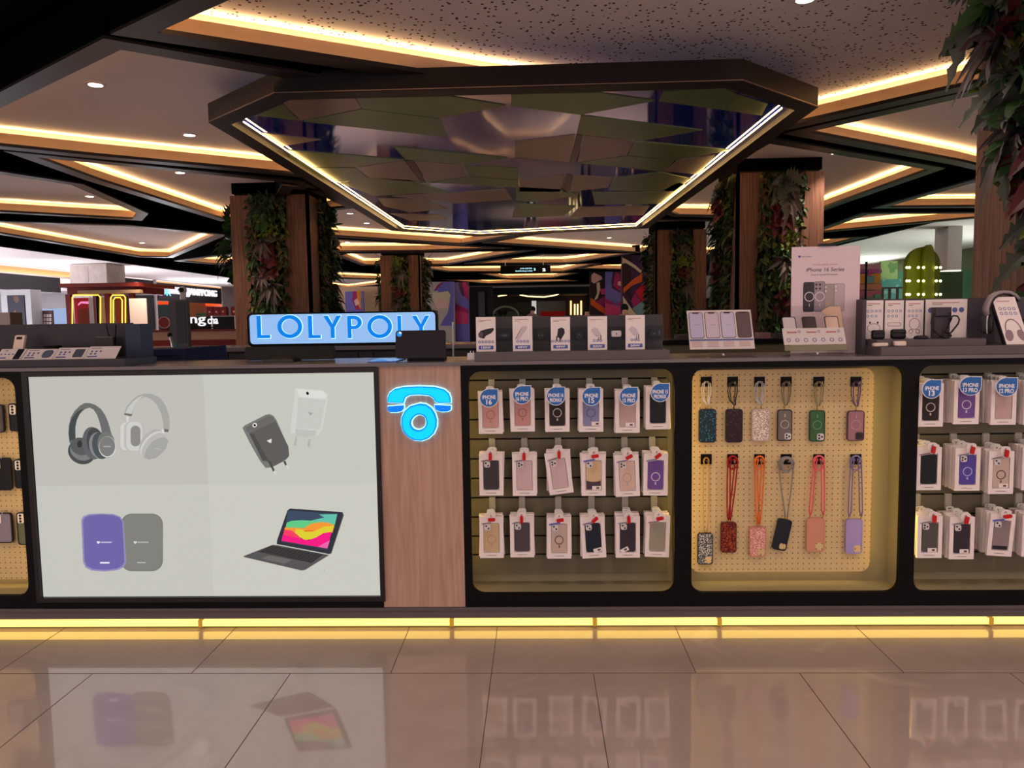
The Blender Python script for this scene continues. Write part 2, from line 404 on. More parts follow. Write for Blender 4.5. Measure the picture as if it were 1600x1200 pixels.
# ---- lightbox
bx0, bx1, bz0, bz1 = at(55, 760).x, at(590, 760).x, at(320, 932).z, at(320, 585).z
lx0, lx1 = at(62, 800).x - .0115, X(598, 900)
lb = thing('lightbox', 'large backlit advertising lightbox with printed headphones, chargers and tablet', 'lightbox', ((bx0 + bx1) / 2, .1, ZP))
MB().mat(BLACK).ringxz([(lx0, ZP), (lx1, ZP), (lx1, ZF), (lx0, ZF)], [(bx0, bz0), (bx1, bz0), (bx1, bz1), (bx0, bz1)], -.004, .02).build('outer_frame', None, lb)
fr = paint((34, 28, 28), .25)
MB().mat(fr).ringxz([(bx0 - .02, bz0 - .02), (bx1 + .02, bz0 - .02), (bx1 + .02, bz1 + .02), (bx0 - .02, bz1 + .02)], [(bx0, bz0), (bx1, bz0), (bx1, bz1), (bx0, bz1)], -.012, -.0045).build('snap_frame', None, lb)
slab('box_body', lx0 + .003, lx1 - .003, .021, .2, ZP + .002, ZF - .002, BLACK, lb)
mx, mz = at(325, 760).x, at(325, 757).z
m = MB()
for (a, b, c_, d_, col) in ((bx0, mx, mz, bz1, (190, 188, 180)), (mx, bx1, mz, bz1, (196, 197, 187)), (bx0, mx, bz0, mz, (197, 196, 188)), (mx, bx1, bz0, mz, (201, 200, 190))):
    m.mat(glow(col)).box(a, b, .004, .0205, c_, d_)
pan = m.build('printed_panel', None, lb)
LAY = [0]
def art(parts, name, ox=0, oy=0, sc=1.0, parent=None):
    """flat printed shapes lying on the panel: list of (colour, polygon in photo pixels)"""
    m = MB()
    for col, pts in parts:
        LAY[0] += 1; y = .0035 - LAY[0] * .00006
        P = [at(ox + u / sc, oy + v / sc, y) for u, v in pts]
        m.mat(glow(col)); m.poly([(p.x, y, p.z) for p in P])
    return m.build(name, None, parent or lb)
def arc(cx, cy, rx, ry, a0, a1, n=20):
    return [(cx + rx * math.cos(math.radians(a0 + (a1 - a0) * k / n)), cy - ry * math.sin(math.radians(a0 + (a1 - a0) * k / n))) for k in range(n + 1)]
def E_(cx, cy, rx, ry, rot=0, n=28): return [(x, y) for x, y in ell(cx, cy, rx, ry, n, math.radians(rot))]
def band(cx, cy, rx, ry, w0, w1, a0, a1, n=24):
    return arc(cx, cy, rx, ry, a0, a1, n) + arc(cx, cy + 2, rx - w1, ry - w0, a1, a0, n)
art([((104, 106, 104), [(150, 820), (135, 700), (140, 600), (165, 500), (210, 420), (280, 350), (340, 316), (400, 318), (470, 340), (540, 390), (590, 460), (630, 550), (655, 640), (680, 720), (560, 740), (545, 640), (520, 540), (490, 460), (450, 400), (400, 375), (340, 395), (280, 450), (240, 530), (222, 620), (224, 760), (180, 830)]),
     ((64, 70, 70), [(150, 800), (140, 690), (150, 590), (185, 500), (240, 430), (320, 385), (280, 450), (240, 530), (222, 620), (224, 760)]),
     ((70, 74, 74), E_(300, 930, 175, 150, 25)), ((120, 122, 122), E_(300, 915, 150, 118, 25)), ((84, 88, 88), E_(290, 860, 130, 108, 20)), ((46, 50, 50), E_(276, 830, 32, 44)),
     ((92, 96, 96), E_(440, 820, 130, 205, -8)), ((66, 70, 70), E_(470, 800, 105, 175, -8)), ((128, 132, 132), E_(520, 850, 125, 170, -14)), ((74, 80, 84), E_(540, 850, 108, 170, -10)),
     ((112, 114, 113), E_(610, 840, 112, 165, -6)), ((220, 222, 218), E_(622, 866, 106, 132)), ((122, 122, 120), E_(620, 860, 100, 124)), ((170, 170, 168), [(570, 855), (665, 855), (665, 868), (570, 868)])], 'printed_headphones', 90, 590, 8)
art([((164, 164, 160), [(835, 455), (860, 370), (920, 290), (1000, 225), (1090, 200), (1190, 205), (1290, 260), (1350, 350), (1390, 460), (1402, 560), (1395, 650), (1325, 650), (1320, 560), (1290, 440), (1240, 340), (1170, 270), (1100, 240), (1040, 260), (980, 320), (950, 400), (930, 460)]),
     ((196, 196, 192), [(850, 440), (880, 370), (940, 300), (1010, 245), (1080, 225), (1030, 262), (975, 325), (945, 400), (925, 455)]),
     ((112, 108, 104), [(835, 445), (938, 458), (920, 485), (832, 465)]), ((108, 106, 102), [(1292, 636), (1390, 648), (1385, 682), (1325, 676)]), ((212, 212, 210), [(860, 480), (890, 490), (885, 560), (862, 560)]), ((214, 212, 210), [(1300, 640), (1330, 640), (1335, 760), (1300, 750)]),
     ((186, 184, 180), rrect(770, 930, 555, 920, 70)), ((208, 206, 202), rrect(785, 920, 560, 910, 65)), ((188, 186, 182), rrect(830, 1095, 545, 925, 90)), ((204, 203, 199), rrect(860, 1060, 550, 915, 85)), ((138, 136, 132), rrect(912, 1035, 600, 860, 60)),
     ((176, 175, 171), E_(1170, 800, 110, 185, 42)), ((208, 206, 202), E_(1185, 830, 105, 195, 42)), ((184, 182, 178), E_(1200, 850, 105, 195, 42)), ((165, 164, 160), [(1075, 1000), (1110, 900), (1180, 800), (1260, 755), (1350, 750), (1385, 790), (1360, 880), (1290, 960), (1220, 1010), (1140, 1025)]), ((190, 188, 185), [(1215, 888), (1290, 888), (1290, 896), (1215, 896)])], 'printed_headphones', 90, 590, 8)
art([((116, 118, 114), [(150, 630), (175, 600), (440, 465), (490, 455), (540, 480), (575, 530), (725, 870), (735, 980), (660, 1050), (520, 1120), (440, 1130), (370, 1040), (250, 830)]),
     ((92, 90, 87), [(235, 700), (560, 540), (725, 860), (735, 980), (700, 1020), (540, 1110), (490, 1060), (400, 1040)]), ((104, 102, 99), [(190, 625), (470, 478), (520, 485), (556, 535), (240, 700), (200, 670)]), ((76, 74, 72), [(235, 700), (290, 700), (470, 1030), (410, 1045)]),
     ((72, 70, 68), [(460, 1030), (500, 1040), (555, 1160), (535, 1178)]), ((72, 70, 68), [(660, 1045), (690, 1040), (705, 1095), (685, 1100)]), ((215, 214, 210), [(540, 1170), (556, 1160), (575, 1200), (560, 1210)]), ((215, 214, 210), [(695, 1095), (712, 1092), (735, 1135), (720, 1145)]),
     ((226, 224, 220), E_(304, 595, 30, 26, -25)), ((20, 20, 22), E_(304, 595, 17, 14, 40)), ((224, 222, 218), [(455, 790), (515, 762), (512, 815), (490, 815)])], 'printed_charger', 360, 590, 8)
art([((205, 207, 201), [(805, 140), (840, 130), (1160, 160), (1215, 200), (1222, 260), (1150, 640), (1100, 720), (1050, 745), (750, 690), (760, 560), (800, 250)]), ((216, 218, 212), [(830, 140), (1160, 165), (1200, 215), (1185, 270), (860, 240)]), ((196, 198, 191), [(850, 250), (1190, 275), (1120, 650), (820, 630)]), ((188, 190, 183), [(815, 640), (1080, 665), (1060, 740), (815, 740)]),
     ((176, 176, 168), [(820, 740), (835, 745), (820, 850), (795, 850), (800, 800)]), ((176, 176, 168), [(975, 770), (1005, 770), (995, 870), (962, 862), (970, 810)]), ((16, 16, 18), E_(964, 196, 17, 22, -20)), ((160, 160, 156), [(970, 430), (1030, 440), (1000, 476)])], 'printed_charger', 360, 590, 8)
s_ = 8.889
art([((120, 120, 114), rrect(700, 1285, 200, 1000, 150, 7)), ((128, 127, 121), rrect(715, 1268, 215, 985, 140, 7)), ((214, 214, 214), [(875, 585), (925, 585), (925, 602), (902, 622), (880, 602)]), ((176, 174, 172), [(935, 588), (1085, 588), (1085, 608), (935, 608)]), ((196, 194, 190), [(925, 874), (1045, 874), (1045, 886), (925, 886)])], 'printed_power_bank', 110, 780, s_)
art([((148, 138, 182), [(150, 290), (175, 240), (260, 205), (430, 198), (600, 205), (690, 240), (740, 310), (775, 870), (740, 945), (660, 985), (480, 1005), (300, 992), (210, 950), (175, 870)]), ((108, 100, 166), [(175, 300), (200, 255), (270, 225), (430, 212), (590, 220), (680, 255), (722, 315), (750, 870), (715, 930), (640, 965), (480, 982), (310, 970), (225, 925), (198, 860)]),
     ((226, 222, 236), [(365, 585), (412, 585), (412, 602), (390, 624), (368, 602)]), ((186, 180, 214), [(425, 590), (573, 588), (573, 608), (425, 610)]), ((232, 230, 240), [(412, 872), (542, 872), (542, 894), (412, 894)])], 'printed_power_bank', 110, 780, s_)
sk = 8.42
kp = []
for r in range(5):
    for c_ in range(13):
        u, v = c_ / 13, r / 5
        def q(u, v): return (430 + 690 * u - 150 * v + 20 * u * v, 618 + 100 * u + 72 * v + 40 * u * v)
        kp.append(((64, 60, 60), [q(u + .008, v + .03), q(u + .062, v + .03), q(u + .062, v + .16), q(u + .008, v + .16)]))
art([((84, 82, 82), [(85, 750), (470, 600), (540, 605), (1215, 735), (900, 930), (850, 938), (100, 762)]), ((46, 42, 44), [(280, 690), (450, 612), (1140, 722), (985, 838)])] + kp +
    [((106, 103, 100), [(320, 780), (420, 740), (730, 798), (625, 850)]),
     ((44, 46, 58), [(525, 590), (530, 540), (665, 150), (700, 122), (1390, 170), (1408, 210), (1240, 710), (1215, 722)]), ((66, 62, 70), [(1395, 185), (1408, 210), (1245, 712), (1225, 720), (1240, 690)]),
     ((56, 74, 96), [(672, 148), (1320, 192), (1290, 330), (650, 300)]), ((96, 190, 170), [(1080, 200), (1322, 196), (1292, 330), (900, 300), (1150, 240)]), ((96, 200, 134), [(655, 310), (720, 285), (850, 275), (1010, 285), (1290, 320), (1280, 380), (640, 390)]),
     ((244, 150, 50), [(632, 370), (780, 375), (880, 380), (980, 320), (1120, 300), (1210, 310), (1285, 345), (1260, 440), (620, 440)]), ((220, 205, 50), [(780, 390), (860, 400), (1000, 430), (1150, 360), (1275, 350), (1250, 440), (1100, 500), (900, 540), (760, 460)]), ((230, 120, 40), [(870, 410), (1020, 404), (980, 425), (900, 428)]),
     ((246, 60, 100), [(625, 400), (720, 410), (800, 470), (860, 530), (780, 580), (590, 545)]), ((245, 20, 130), [(605, 470), (700, 490), (830, 520), (940, 540), (1050, 500), (1140, 445), (1250, 430), (1185, 652), (585, 560)]), ((236, 100, 170), [(1130, 590), (1225, 540), (1190, 652), (1060, 630)]),
     ((56, 60, 74), [(575, 562), (590, 548), (1190, 648), (1195, 668)])], 'printed_tablet', 370, 780, sk)
art([((172, 170, 160), [(1145, 925), (1155, 925), (1155, 945), (1145, 945)]), ((206, 204, 194), [(1160, 935), (1300, 830), (1304, 834), (1164, 942)])], 'printed_stylus', 370, 780, sk)
pc = at(370 + 990 / sk, 780 + 245 / sk)
MB().text('10.41', pc.x, pc.z, w=.048, h=.0155, y=-.0006, d=.0004, bold=.02).build('printed_clock', glow((236, 240, 244)), lb)
# ---- wood panel with the handset sign
wx0, wx1 = X(598.5, 900), X(726.5, 900)
wp = thing('wood_panel', 'pale oak upright panel between the lightbox and the slat niche', 'wood panel', ((wx0 + wx1) / 2, .1, ZP))
slab('board', wx0 + .001, wx1 - .001, .0, .2, ZP + .001, ZT - .0145, WOOD_P, wp)
hs = thing('handset_sign', 'glowing cyan telephone handset logo on the oak panel', 'sign', (at(655, 640).x, -.02, at(655, 640).z))
def lg(pts, y=-.022): return [(p.x, p.z) for p in (at(340 + u / 4, 560 + v / 4, y) for u, v in pts)]
def grow(pts, t):
    P = [Vector(p) for p in pts]
    if sum(a.x * b.y - b.x * a.y for a, b in zip(P, P[1:] + P[:1])) < 0: P.reverse()
    out = []
    n = len(P)
    for k in range(n):
        a, b, c = P[k - 1], P[k], P[(k + 1) % n]
        d1 = (b - a).normalized(); d2 = (c - b).normalized(); m = Vector((d1.y, -d1.x)) + Vector((d2.y, -d2.x))
        m = m.normalized() if m.length > .1 else Vector((d1.y, -d1.x)); out.append(tuple(b + m * t))
    return out
hand = [(1060, 275), (1062, 245), (1075, 215), (1105, 192), (1160, 180), (1260, 175), (1360, 180), (1415, 195), (1445, 220), (1455, 250), (1457, 278), (1380, 280), (1360, 272), (1350, 250), (1320, 232), (1260, 226), (1200, 230), (1172, 245), (1160, 280)]
ear1 = [(1062, 302), (1162, 294), (1162, 315), (1150, 330), (1120, 337), (1080, 337), (1064, 325)]
ear2 = [(1356, 292), (1457, 298), (1456, 322), (1440, 332), (1400, 334), (1368, 325), (1356, 310)]
drop = [(1262, 283)] + [(1300, 288), (1335, 310), (1358, 345), (1370, 385), (1368, 430), (1350, 470), (1318, 500), (1275, 516), (1230, 512), (1190, 492), (1160, 458), (1147, 415), (1150, 370), (1168, 330), (1200, 300), (1232, 286)]
hole = [(1268, 352), (1285, 358), (1297, 370), (1303, 386), (1304, 404), (1298, 424), (1286, 438), (1266, 448), (1245, 449), (1226, 441), (1212, 426), (1207, 408), (1210, 390), (1222, 372), (1240, 358), (1255, 352)]
drop = drop[:16]
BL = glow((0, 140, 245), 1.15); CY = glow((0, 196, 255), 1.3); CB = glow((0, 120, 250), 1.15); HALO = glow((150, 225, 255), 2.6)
for nm, P_, mt in (('handset', hand, CY), ('earpiece', ear1, CB), ('mouthpiece', ear2, CB)):
    MB().mat(CB if mt is CB else BL).pxz(lg(P_), -.022, -.008).mat(mt).pxz(grow(lg(P_), -.0045), -.0226, -.0221).build(nm, None, hs)
MB().mat(BL).ringxz(lg(drop), lg(hole), -.022, -.008).mat(CY).ringxz(grow(lg(drop), -.006), grow(lg(hole), .006), -.0226, -.0221).build('dial_ring', None, hs)
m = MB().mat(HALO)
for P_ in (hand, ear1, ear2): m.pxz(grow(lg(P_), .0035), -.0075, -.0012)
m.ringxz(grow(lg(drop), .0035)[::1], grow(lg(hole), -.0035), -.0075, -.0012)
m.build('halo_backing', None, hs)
# ================================================================== CANOPY
ZC = 2.95
cv = thing('hanging_canopy', 'large six sided dark bronze canopy with mirrored and olive panels hanging over the kiosk', 'canopy', (.3, 6, ZC + .15))
CP = [Vector(up(x, y, ZC)[:2]) for x, y in [(326, 192), (428, 147), (1160, 127), (1278, 168), (1012, 357), (745, 369.5), (612, 361)]]
if sum(a.x * b.y - b.x * a.y for a, b in zip(CP, CP[1:] + CP[:1])) < 0: CP.reverse()
def CL(t, z): return [(p.x, p.y, ZC + z) for p in (inset(CP, t) if t else CP)]
MB().loft([CL(.02, .155), CL(0, .155), CL(0, 0), CL(.16, 0), CL(.16, .05), CL(.1, .05)], cap=False).build('frame', paint((25, 17, 16), .45), cv)
MB().loft([CL(-.004, .012), CL(-.004, .006), CL(0.001, .006)], cap=False).build('edge_bead', paint((150, 128, 112), .3, metal=.6), cv)
MIR = M('navy_mirror', (18, 40, 168), .05, metal=.25, coat=1); MIR.node_tree.nodes['Principled BSDF'].inputs['Coat IOR'].default_value = 1.8; m = MB(); m.poly(CL(.02, .05)); m.loft([CL(.02, .151), CL(.02, .155)]); 
m.build('mirror_board', MIR, cv)
c2 = lambda u, v: (400 + u / 4, v / 4)
c3 = lambda u, v: (800 + u / 4, v / 4)
OL = paint((108, 128, 84), .3, metal=.15); TN = paint((150, 130, 114), .3, metal=.15); SL = paint((60, 36, 24), .3)
PA = [(OL, c2, [(165, 650), (270, 755), (0, 722)]), (TN, c2, [(172, 650), (215, 622), (618, 616), (658, 678), (282, 755)]), (OL, c2, [(626, 615), (1200, 602), (1560, 660), (1150, 738), (664, 680)]),
      (OL, c2, [(658, 682), (1150, 742), (1198, 858), (300, 762)]), (TN, c2, [(40, 832), (405, 875), (165, 915)]), (OL, c2, [(862, 918), (1570, 986), (1300, 1028), (934, 998)]),
      (OL, c2, [(190, 938), (925, 998), (622, 1044), (250, 1046)]), (TN, c2, [(632, 1048), (926, 1004), (1028, 1138), (708, 1114)]), (SL, c2, [(932, 1004), (982, 1005), (1066, 1140), (1034, 1140)]),
      (TN, c2, [(988, 1006), (1288, 1036), (1322, 1100), (1074, 1138)]), (OL, c2, [(1296, 1036), (1640, 1052), (1640, 1122), (1326, 1100)]), (OL, c2, [(1090, 1142), (1322, 1104), (1640, 1128), (1640, 1172)]),
      (OL, c2, [(260, 1050), (618, 1050), (700, 1114), (500, 1142), (360, 1090)]),
      (OL, c3, [(-5, 592), (540, 580), (895, 630), (430, 718), (-5, 662)]), (OL, c3, [(948, 570), (1330, 552), (1406, 592), (1326, 688), (922, 634)]), (OL, c3, [(1414, 594), (1600, 650), (1560, 722), (1334, 690)]),
      (OL, c3, [(432, 722), (1190, 815), (825, 878), (404, 838)]), (TN, c3, [(20, 888), (396, 842), (358, 1014), (18, 984)]), (SL, c3, [(402, 842), (446, 846), (398, 1014), (362, 1014)]),
      (TN, c3, [(452, 848), (762, 882), (718, 970), (410, 1014)]), (OL, c3, [(770, 882), (1366, 940), (1020, 1002), (726, 970)]), (OL, c3, [(406, 1018), (716, 974), (1016, 1004), (946, 1074)]),
      (TN, c3, [(1030, 1006), (1270, 968), (1170, 1090), (956, 1072)]), (TN, c3, [(48, 1130), (330, 1094), (300, 1200), (48, 1196)]), (SL, c3, [(338, 1092), (378, 1096), (350, 1200), (318, 1200)]), (TN, c3, [(384, 1096), (630, 1112), (600, 1172), (360, 1198)]), (OL, c3, [(636, 1112), (930, 1078), (1120, 1120), (1010, 1196), (604, 1190)])]
idf = lambda u, v: (u, v)
PA += [(OL, idf, [(532, 287), (566, 278), (640, 281), (700, 300), (585, 306)]), (TN, idf, [(612, 307), (700, 302), (790, 296), (800, 312), (716, 318)]), (OL, idf, [(806, 292), (880, 296), (900, 306), (840, 316), (806, 313)]), (OL, idf, [(925, 300), (1030, 300), (1060, 285), (1075, 290), (1040, 318), (930, 320)]),
       (TN, idf, [(590, 310), (660, 312), (700, 326), (640, 332), (600, 322)]), (OL, idf, [(806, 318), (900, 322), (880, 338), (800, 340)]), (TN, idf, [(905, 324), (1015, 322), (1005, 336), (890, 340)]), (TN, idf, [(610, 334), (690, 336), (700, 344), (640, 345)])]
for mt, cf, pts in PA:
    P = [up(*cf(u, v), ZC + .044) for u, v in pts]
    MB().mat(mt).loft([[(p.x, p.y, ZC + .044) for p in P], [(p.x, p.y, ZC + .0495) for p in P]]).build('ceiling_panel', None, cv)
LC = M('canopy_led', (255, 220, 160), emit=20, ecol=(255, 200, 120))
I0 = CL(.25, .03); nI = len(I0)
far = sorted(range(nI), key=lambda k: (Vector(I0[k]) + Vector(I0[(k + 1) % nI])).y)[-4:]
for k in far:
    a, b = Vector(I0[k]), Vector(I0[(k + 1) % nI])
    MB().tube([a, b], .0055, 6).build('light_strip', LC, cv)
for k in (1, 3, 5): 
    p = Vector(CP[k]); c_ = sum((Vector(q) for q in CP), Vector((0, 0))) / len(CP); p = p + (c_ - p) * .08
    MB().cyl((p.x, p.y, ZC + .156), (p.x, p.y, ZC + .5), .012).build('hanger_rod', BLACK, cv)
# ================================================================== PLANTED COLUMNS
LEAFC = {k: paint(tuple(int(v * .74) for v in c), .5) for k, c in dict(green=(70, 110, 52), dark=(40, 66, 44), lime=(128, 142, 40), silver=(112, 98, 94), red=(112, 44, 50), grey=(92, 98, 84), moss=(92, 100, 34)).items()}
def leaf(m, b, d, L, W, droop, lobes=False, nrm=Vector((0, -1, 0)), n=6):
    side = d.cross(nrm)
    side = side.normalized() if side.length > .1 else Vector((1, 0, 0))
    n = 13 if lobes else n; rows = []
    for k in range(n + 1):
        t = k / n; p = b + d * (L * t) + Vector((0, 0, -droop * L * t * t)) + nrm * (.1 * L * math.sin(t * 3.14))
        w = W * math.sin(math.pi * min(1, (t * .92 + .05))) ** .8 * (1.15 - .5 * t)
        if lobes and 0 < k < n: w *= (1.0 if k % 2 else .42)
        rows.append((p - side * w + nrm * w * .28, p, p + side * w + nrm * w * .28))
    V = [[m.v(q) for q in r] for r in rows]
    for a, c in zip(V, V[1:]):
        m.face([a[0], a[1], c[1], c[0]]); m.face([a[1], a[2], c[2], c[1]])
def foliage(kind, seed):
    r = random.Random(seed); m = MB(); out = Vector((0, -1, 0))
    spec = dict(rosette=('silver', 15, .22, .036, .9, 0), redleaf=('red', 12, .15, .055, .5, 0), broadleaf=('green', 16, .11, .046, .5, 0), monstera=('grey', 7, .2, .1, .6, 1), fern=('dark', 26, .15, .016, .7, 0), limeleaf=('lime', 34, .06, .02, .3, 0))[kind]
    c, n, L, W, dr, lob = spec
    m.mat(LEAFC[c])
    for k in range(n):
        a = 2 * math.pi * (k / n) + r.uniform(-.3, .3); rad = r.uniform(.5, 1.3)
        d = Vector((math.cos(a) * rad, -r.uniform(.35, 1.1), math.sin(a) * rad * .9 + .15)).normalized()
        b = Vector((r.uniform(-.1, .1), -.02, r.uniform(-.1, .1))) if kind not in ('rosette',) else Vector((0, -.04, 0))
        if kind in ('broadleaf', 'limeleaf', 'fern'): b += Vector((math.cos(a), -.6, math.sin(a))) * r.uniform(0, .08)
        m.tube([Vector((0, 0, 0)), b * .6 + Vector((0, -.01, 0)), b], .003, 3)
        leaf(m, b, d, L * r.uniform(.7, 1.15), W * r.uniform(.8, 1.2), dr * r.uniform(.4, 1.3), lob, (out - d * out.dot(d)).normalized() if abs(out.dot(d)) < .95 else Vector((0, 0, 1)))
    o = m.build('foliage', None)
    me = o.data; bpy.data.objects.remove(o); return me
FOL = {(k, i): foliage(k, 11 * i + len(k)) for k in ('rosette', 'redleaf', 'broadleaf', 'monstera', 'fern', 'limeleaf') for i in range(3)}
DESC = dict(rosette='silver grey drooping rosette plant', redleaf='dark red leafy plant', broadleaf='bright green leafy plant', monstera='grey green plant with split leaves', fern='dark green fern plant', limeleaf='yellow green small leaved plant')
PNAME = dict(rosette='rosette_plant', redleaf='caladium_plant', broadleaf='ivy_plant', monstera='monstera_plant', fern='fern_plant', limeleaf='moss_plant')
ORD = 'topmost second third fourth fifth sixth seventh eighth ninth tenth eleventh twelfth thirteenth fourteenth fifteenth sixteenth seventeenth eighteenth nineteenth twentieth'.split()
def plants(face, where, band_c, wcol, zs, seed, kinds=None, size=1.0):
    """face: (origin, along, outward) of a column face"""
    r = random.Random(seed); o, al, outw = face
    ang = math.atan2(outw.x, -outw.y)
    for i, z in enumerate(zs):
        s = band_c(z) + r.uniform(-.07, .07)
        p = o + al * (s * wcol) + Vector((0, 0, z)) + outw * (.05 + .05 * (size > 1.1))
        k = kinds[i % len(kinds)] if kinds else r.choice(['rosette', 'redleaf', 'broadleaf', 'monstera', 'fern', 'broadleaf', 'fern', 'limeleaf'])
        q = bpy.data.objects.new(PNAME[k], FOL[(k, r.randrange(3))]); C.objects.link(q)
        q.location = p; q.rotation_euler = (r.uniform(-.15, .15), r.uniform(-.5, .5), ang); sc = size * r.uniform(.85, 1.25); q.scale = (sc, sc, sc)
        tag(q, '%s, %s from top, %s' % (DESC[k], ORD[i], where), 'plant', 'plants on the ' + where)
FX = Vector((1, 0, 0)); FY = Vector((0, 1, 0))
MATC = [paint(c, .6) for c in ((44, 62, 36), (58, 82, 40), (82, 50, 44), (74, 84, 60), (96, 96, 50))]
def mat_leaves(o, al, outw, cf, hw, w, z0, z1, dens, seed):
    r = random.Random(seed); m = MB()
    for _ in range(int(dens * (z1 - z0))):
        z = r.uniform(z0, z1); s = (cf(z) + r.uniform(-hw, hw)) * w
        b_ = o + al * s + Vector((0, 0, z)) + outw * r.uniform(-.02, .03)
        d = (outw * r.uniform(.4, 1) + al * r.uniform(-.9, .9) + Vector((0, 0, r.uniform(-.9, .6)))).normalized()
        m.mat(MATC[min(4, int(r.random() ** 1.5 * 5))]); leaf(m, b_, d, r.uniform(.06, .12), r.uniform(.018, .042), r.uniform(.2, .8), False, (outw - d * outw.dot(d)).normalized(), 3)
    return m
def colm(x0, x1, y0, y1, zt, label, faces, cap=(0, 0)):
    t = thing('planted_column', label, 'column', ((x0 + x1) / 2, (y0 + y1) / 2, 0))
    slab('core', x0 + .05, x1 - .05, y0 + .05, y1 - .05, 0, zt + .03, paint((22, 26, 18), .9), t)
    slab('cap', x0 - .03 + .05, x1 - .02, y0 - .02 + .05, y1 - .05, zt + .031, 3.27, BLACKM, t)
    for fc, (c0, c1, hw) in faces.items():
        w = x1 - x0 if fc == 'front' else y1 - y0
        n = 14
        for sgn in (0, 1):
            pts = []
            for k in range(n + 1):
                z = zt * k / n; c = c0 + (c1 - c0) * max(0, (z - 1)) / (zt - 1) + .03 * math.sin(z * 2.6)
                pts.append(((c - hw if sgn == 0 else c + hw) * w, z))
            pts = [(min(max(a, 0.0), w), z) for a, z in pts]
            if max(abs(a - (0 if sgn == 0 else w)) for a, z in pts) < .02: continue
            e = 0 if sgn == 0 else w
            poly = pts + [(e, zt), (e, 0)] if sgn == 0 else [(e, 0), (e, zt)] + pts[::-1]
            m = MB()
            if fc == 'front': m.T = Matrix.Translation((x0, y0, 0)); m.pxz(poly, 0, .045)
            elif fc == 'left': m.T = Matrix.Translation((x0, y1, 0)) @ Matrix.Rotation(-math.pi / 2, 4, 'Z'); m.pxz(poly, 0, .045)
            else: m.T = Matrix.Translation((x1, y0, 0)) @ Matrix.Rotation(math.pi / 2, 4, 'Z'); m.pxz(poly, 0, .045)
            m.build('wood_cladding', WOOD_C, t)
        fr = dict(front=(Vector((x0, y0, 0)), FX, -FY), left=(Vector((x0, y1, 0)), -FY, -FX), right=(Vector((x1, y0, 0)), FY, FX))[fc]
        mm = mat_leaves(*fr, lambda z: c0 + (c1 - c0) * max(0, z - 1) / (zt - 1), hw + .02, w, .95, zt - .02, 420 if y0 < 12 else 220, int(abs(x0) * 10) + len(fc))
        q = mm.build('leaf_carpet', None, t); q['kind'] = 'stuff'; q['label'] = 'dense small leaves filling the green band'
    return t
def bandf(c0, c1, zt): return lambda z: c0 + (c1 - c0) * max(0, z - 1) / (zt - 1)
FX = Vector((1, 0, 0)); FY = Vector((0, 1, 0))
def fface(x0, y0): return (Vector((x0, y0, 0)), FX, Vector((0, -1, 0)))
def lface(x0, y1): return (Vector((x0, y1, 0)), -FY, Vector((-1, 0, 0)))
def rface(x1, y0): return (Vector((x1, y0, 0)), FY, Vector((1, 0, 0)))
K = ['broadleaf', 'limeleaf', 'rosette', 'redleaf', 'fern', 'rosette', 'broadleaf', 'limeleaf', 'redleaf', 'monstera', 'fern', 'broadleaf']
# right columns: front left edges on one line, 6.2 m apart
ZW = 3.09
def zr(n, top=2.93, bot=1.0): return [top - (top - bot) * k / (n - 1) for k in range(n)]
XRC = 2.70
Yr = 3.5 - 3.12 + .28
colm(XRC, XRC + 1.1, Yr, Yr + 1.1, 3.2, 'planted wooden column in the right foreground beside the headphones', {'left': (1.15, .28, .22), 'front': (.5, .5, .25)})
b = bandf(1.15, .28, 3.2)
KR = ['monstera', 'broadleaf', 'redleaf', 'rosette', 'limeleaf', 'monstera', 'broadleaf', 'monstera', 'rosette', 'broadleaf', 'redleaf', 'redleaf', 'limeleaf', 'broadleaf']
plants(lface(XRC, Yr + 1.1), 'right foreground column', b, 1.1, zr(20, 3.05, 1.15), 5, KR, 1.2)
pY = 9.9 - D; pX = (1145 - 838) / F * 9.9
colm(pX, pX + 1.09, pY, pY + 1.1, ZW, 'planted wooden column behind the white poster, right of the canopy', {'front': (.5, .52, .24), 'left': (.35, .62, .33)})
plants(fface(pX, pY), 'front of the poster column', bandf(.5, .52, ZW), 1.09, zr(13), 21, ['monstera', 'rosette', 'redleaf', 'redleaf', 'limeleaf', 'broadleaf', 'rosette', 'broadleaf', 'limeleaf', 'redleaf', 'fern', 'broadleaf', 'fern'], 1.0)
plants(lface(pX, pY + 1.1), 'left side of the poster column', bandf(.3, .62, ZW), 1.1, zr(11), 22, ['monstera', 'redleaf', 'fern', 'fern', 'rosette', 'redleaf', 'fern', 'broadleaf', 'redleaf', 'fern', 'fern'], 1.0)
p2Y = 16.1 - D; p2X = (1022 - 838) / F * 16.1
colm(p2X, p2X + 1.05, p2Y, p2Y + 1.1, ZW, 'smaller planted wooden column left of the poster column, further back', {'front': (.52, .52, .2), 'left': (.5, .5, .4)})
plants(fface(p2X, p2Y), 'front of the further right column', bandf(.52, .52, ZW), 1.05, zr(9), 31, ['fern', 'rosette', 'limeleaf', 'redleaf', 'rosette', 'fern', 'broadleaf', 'fern', 'broadleaf'], .95)
plants(lface(p2X, p2Y + 1.1), 'left side of further right column', bandf(.5, .5, ZW), 1.1, zr(8), 32, ['fern', 'fern', 'monstera', 'fern'], 1.0)
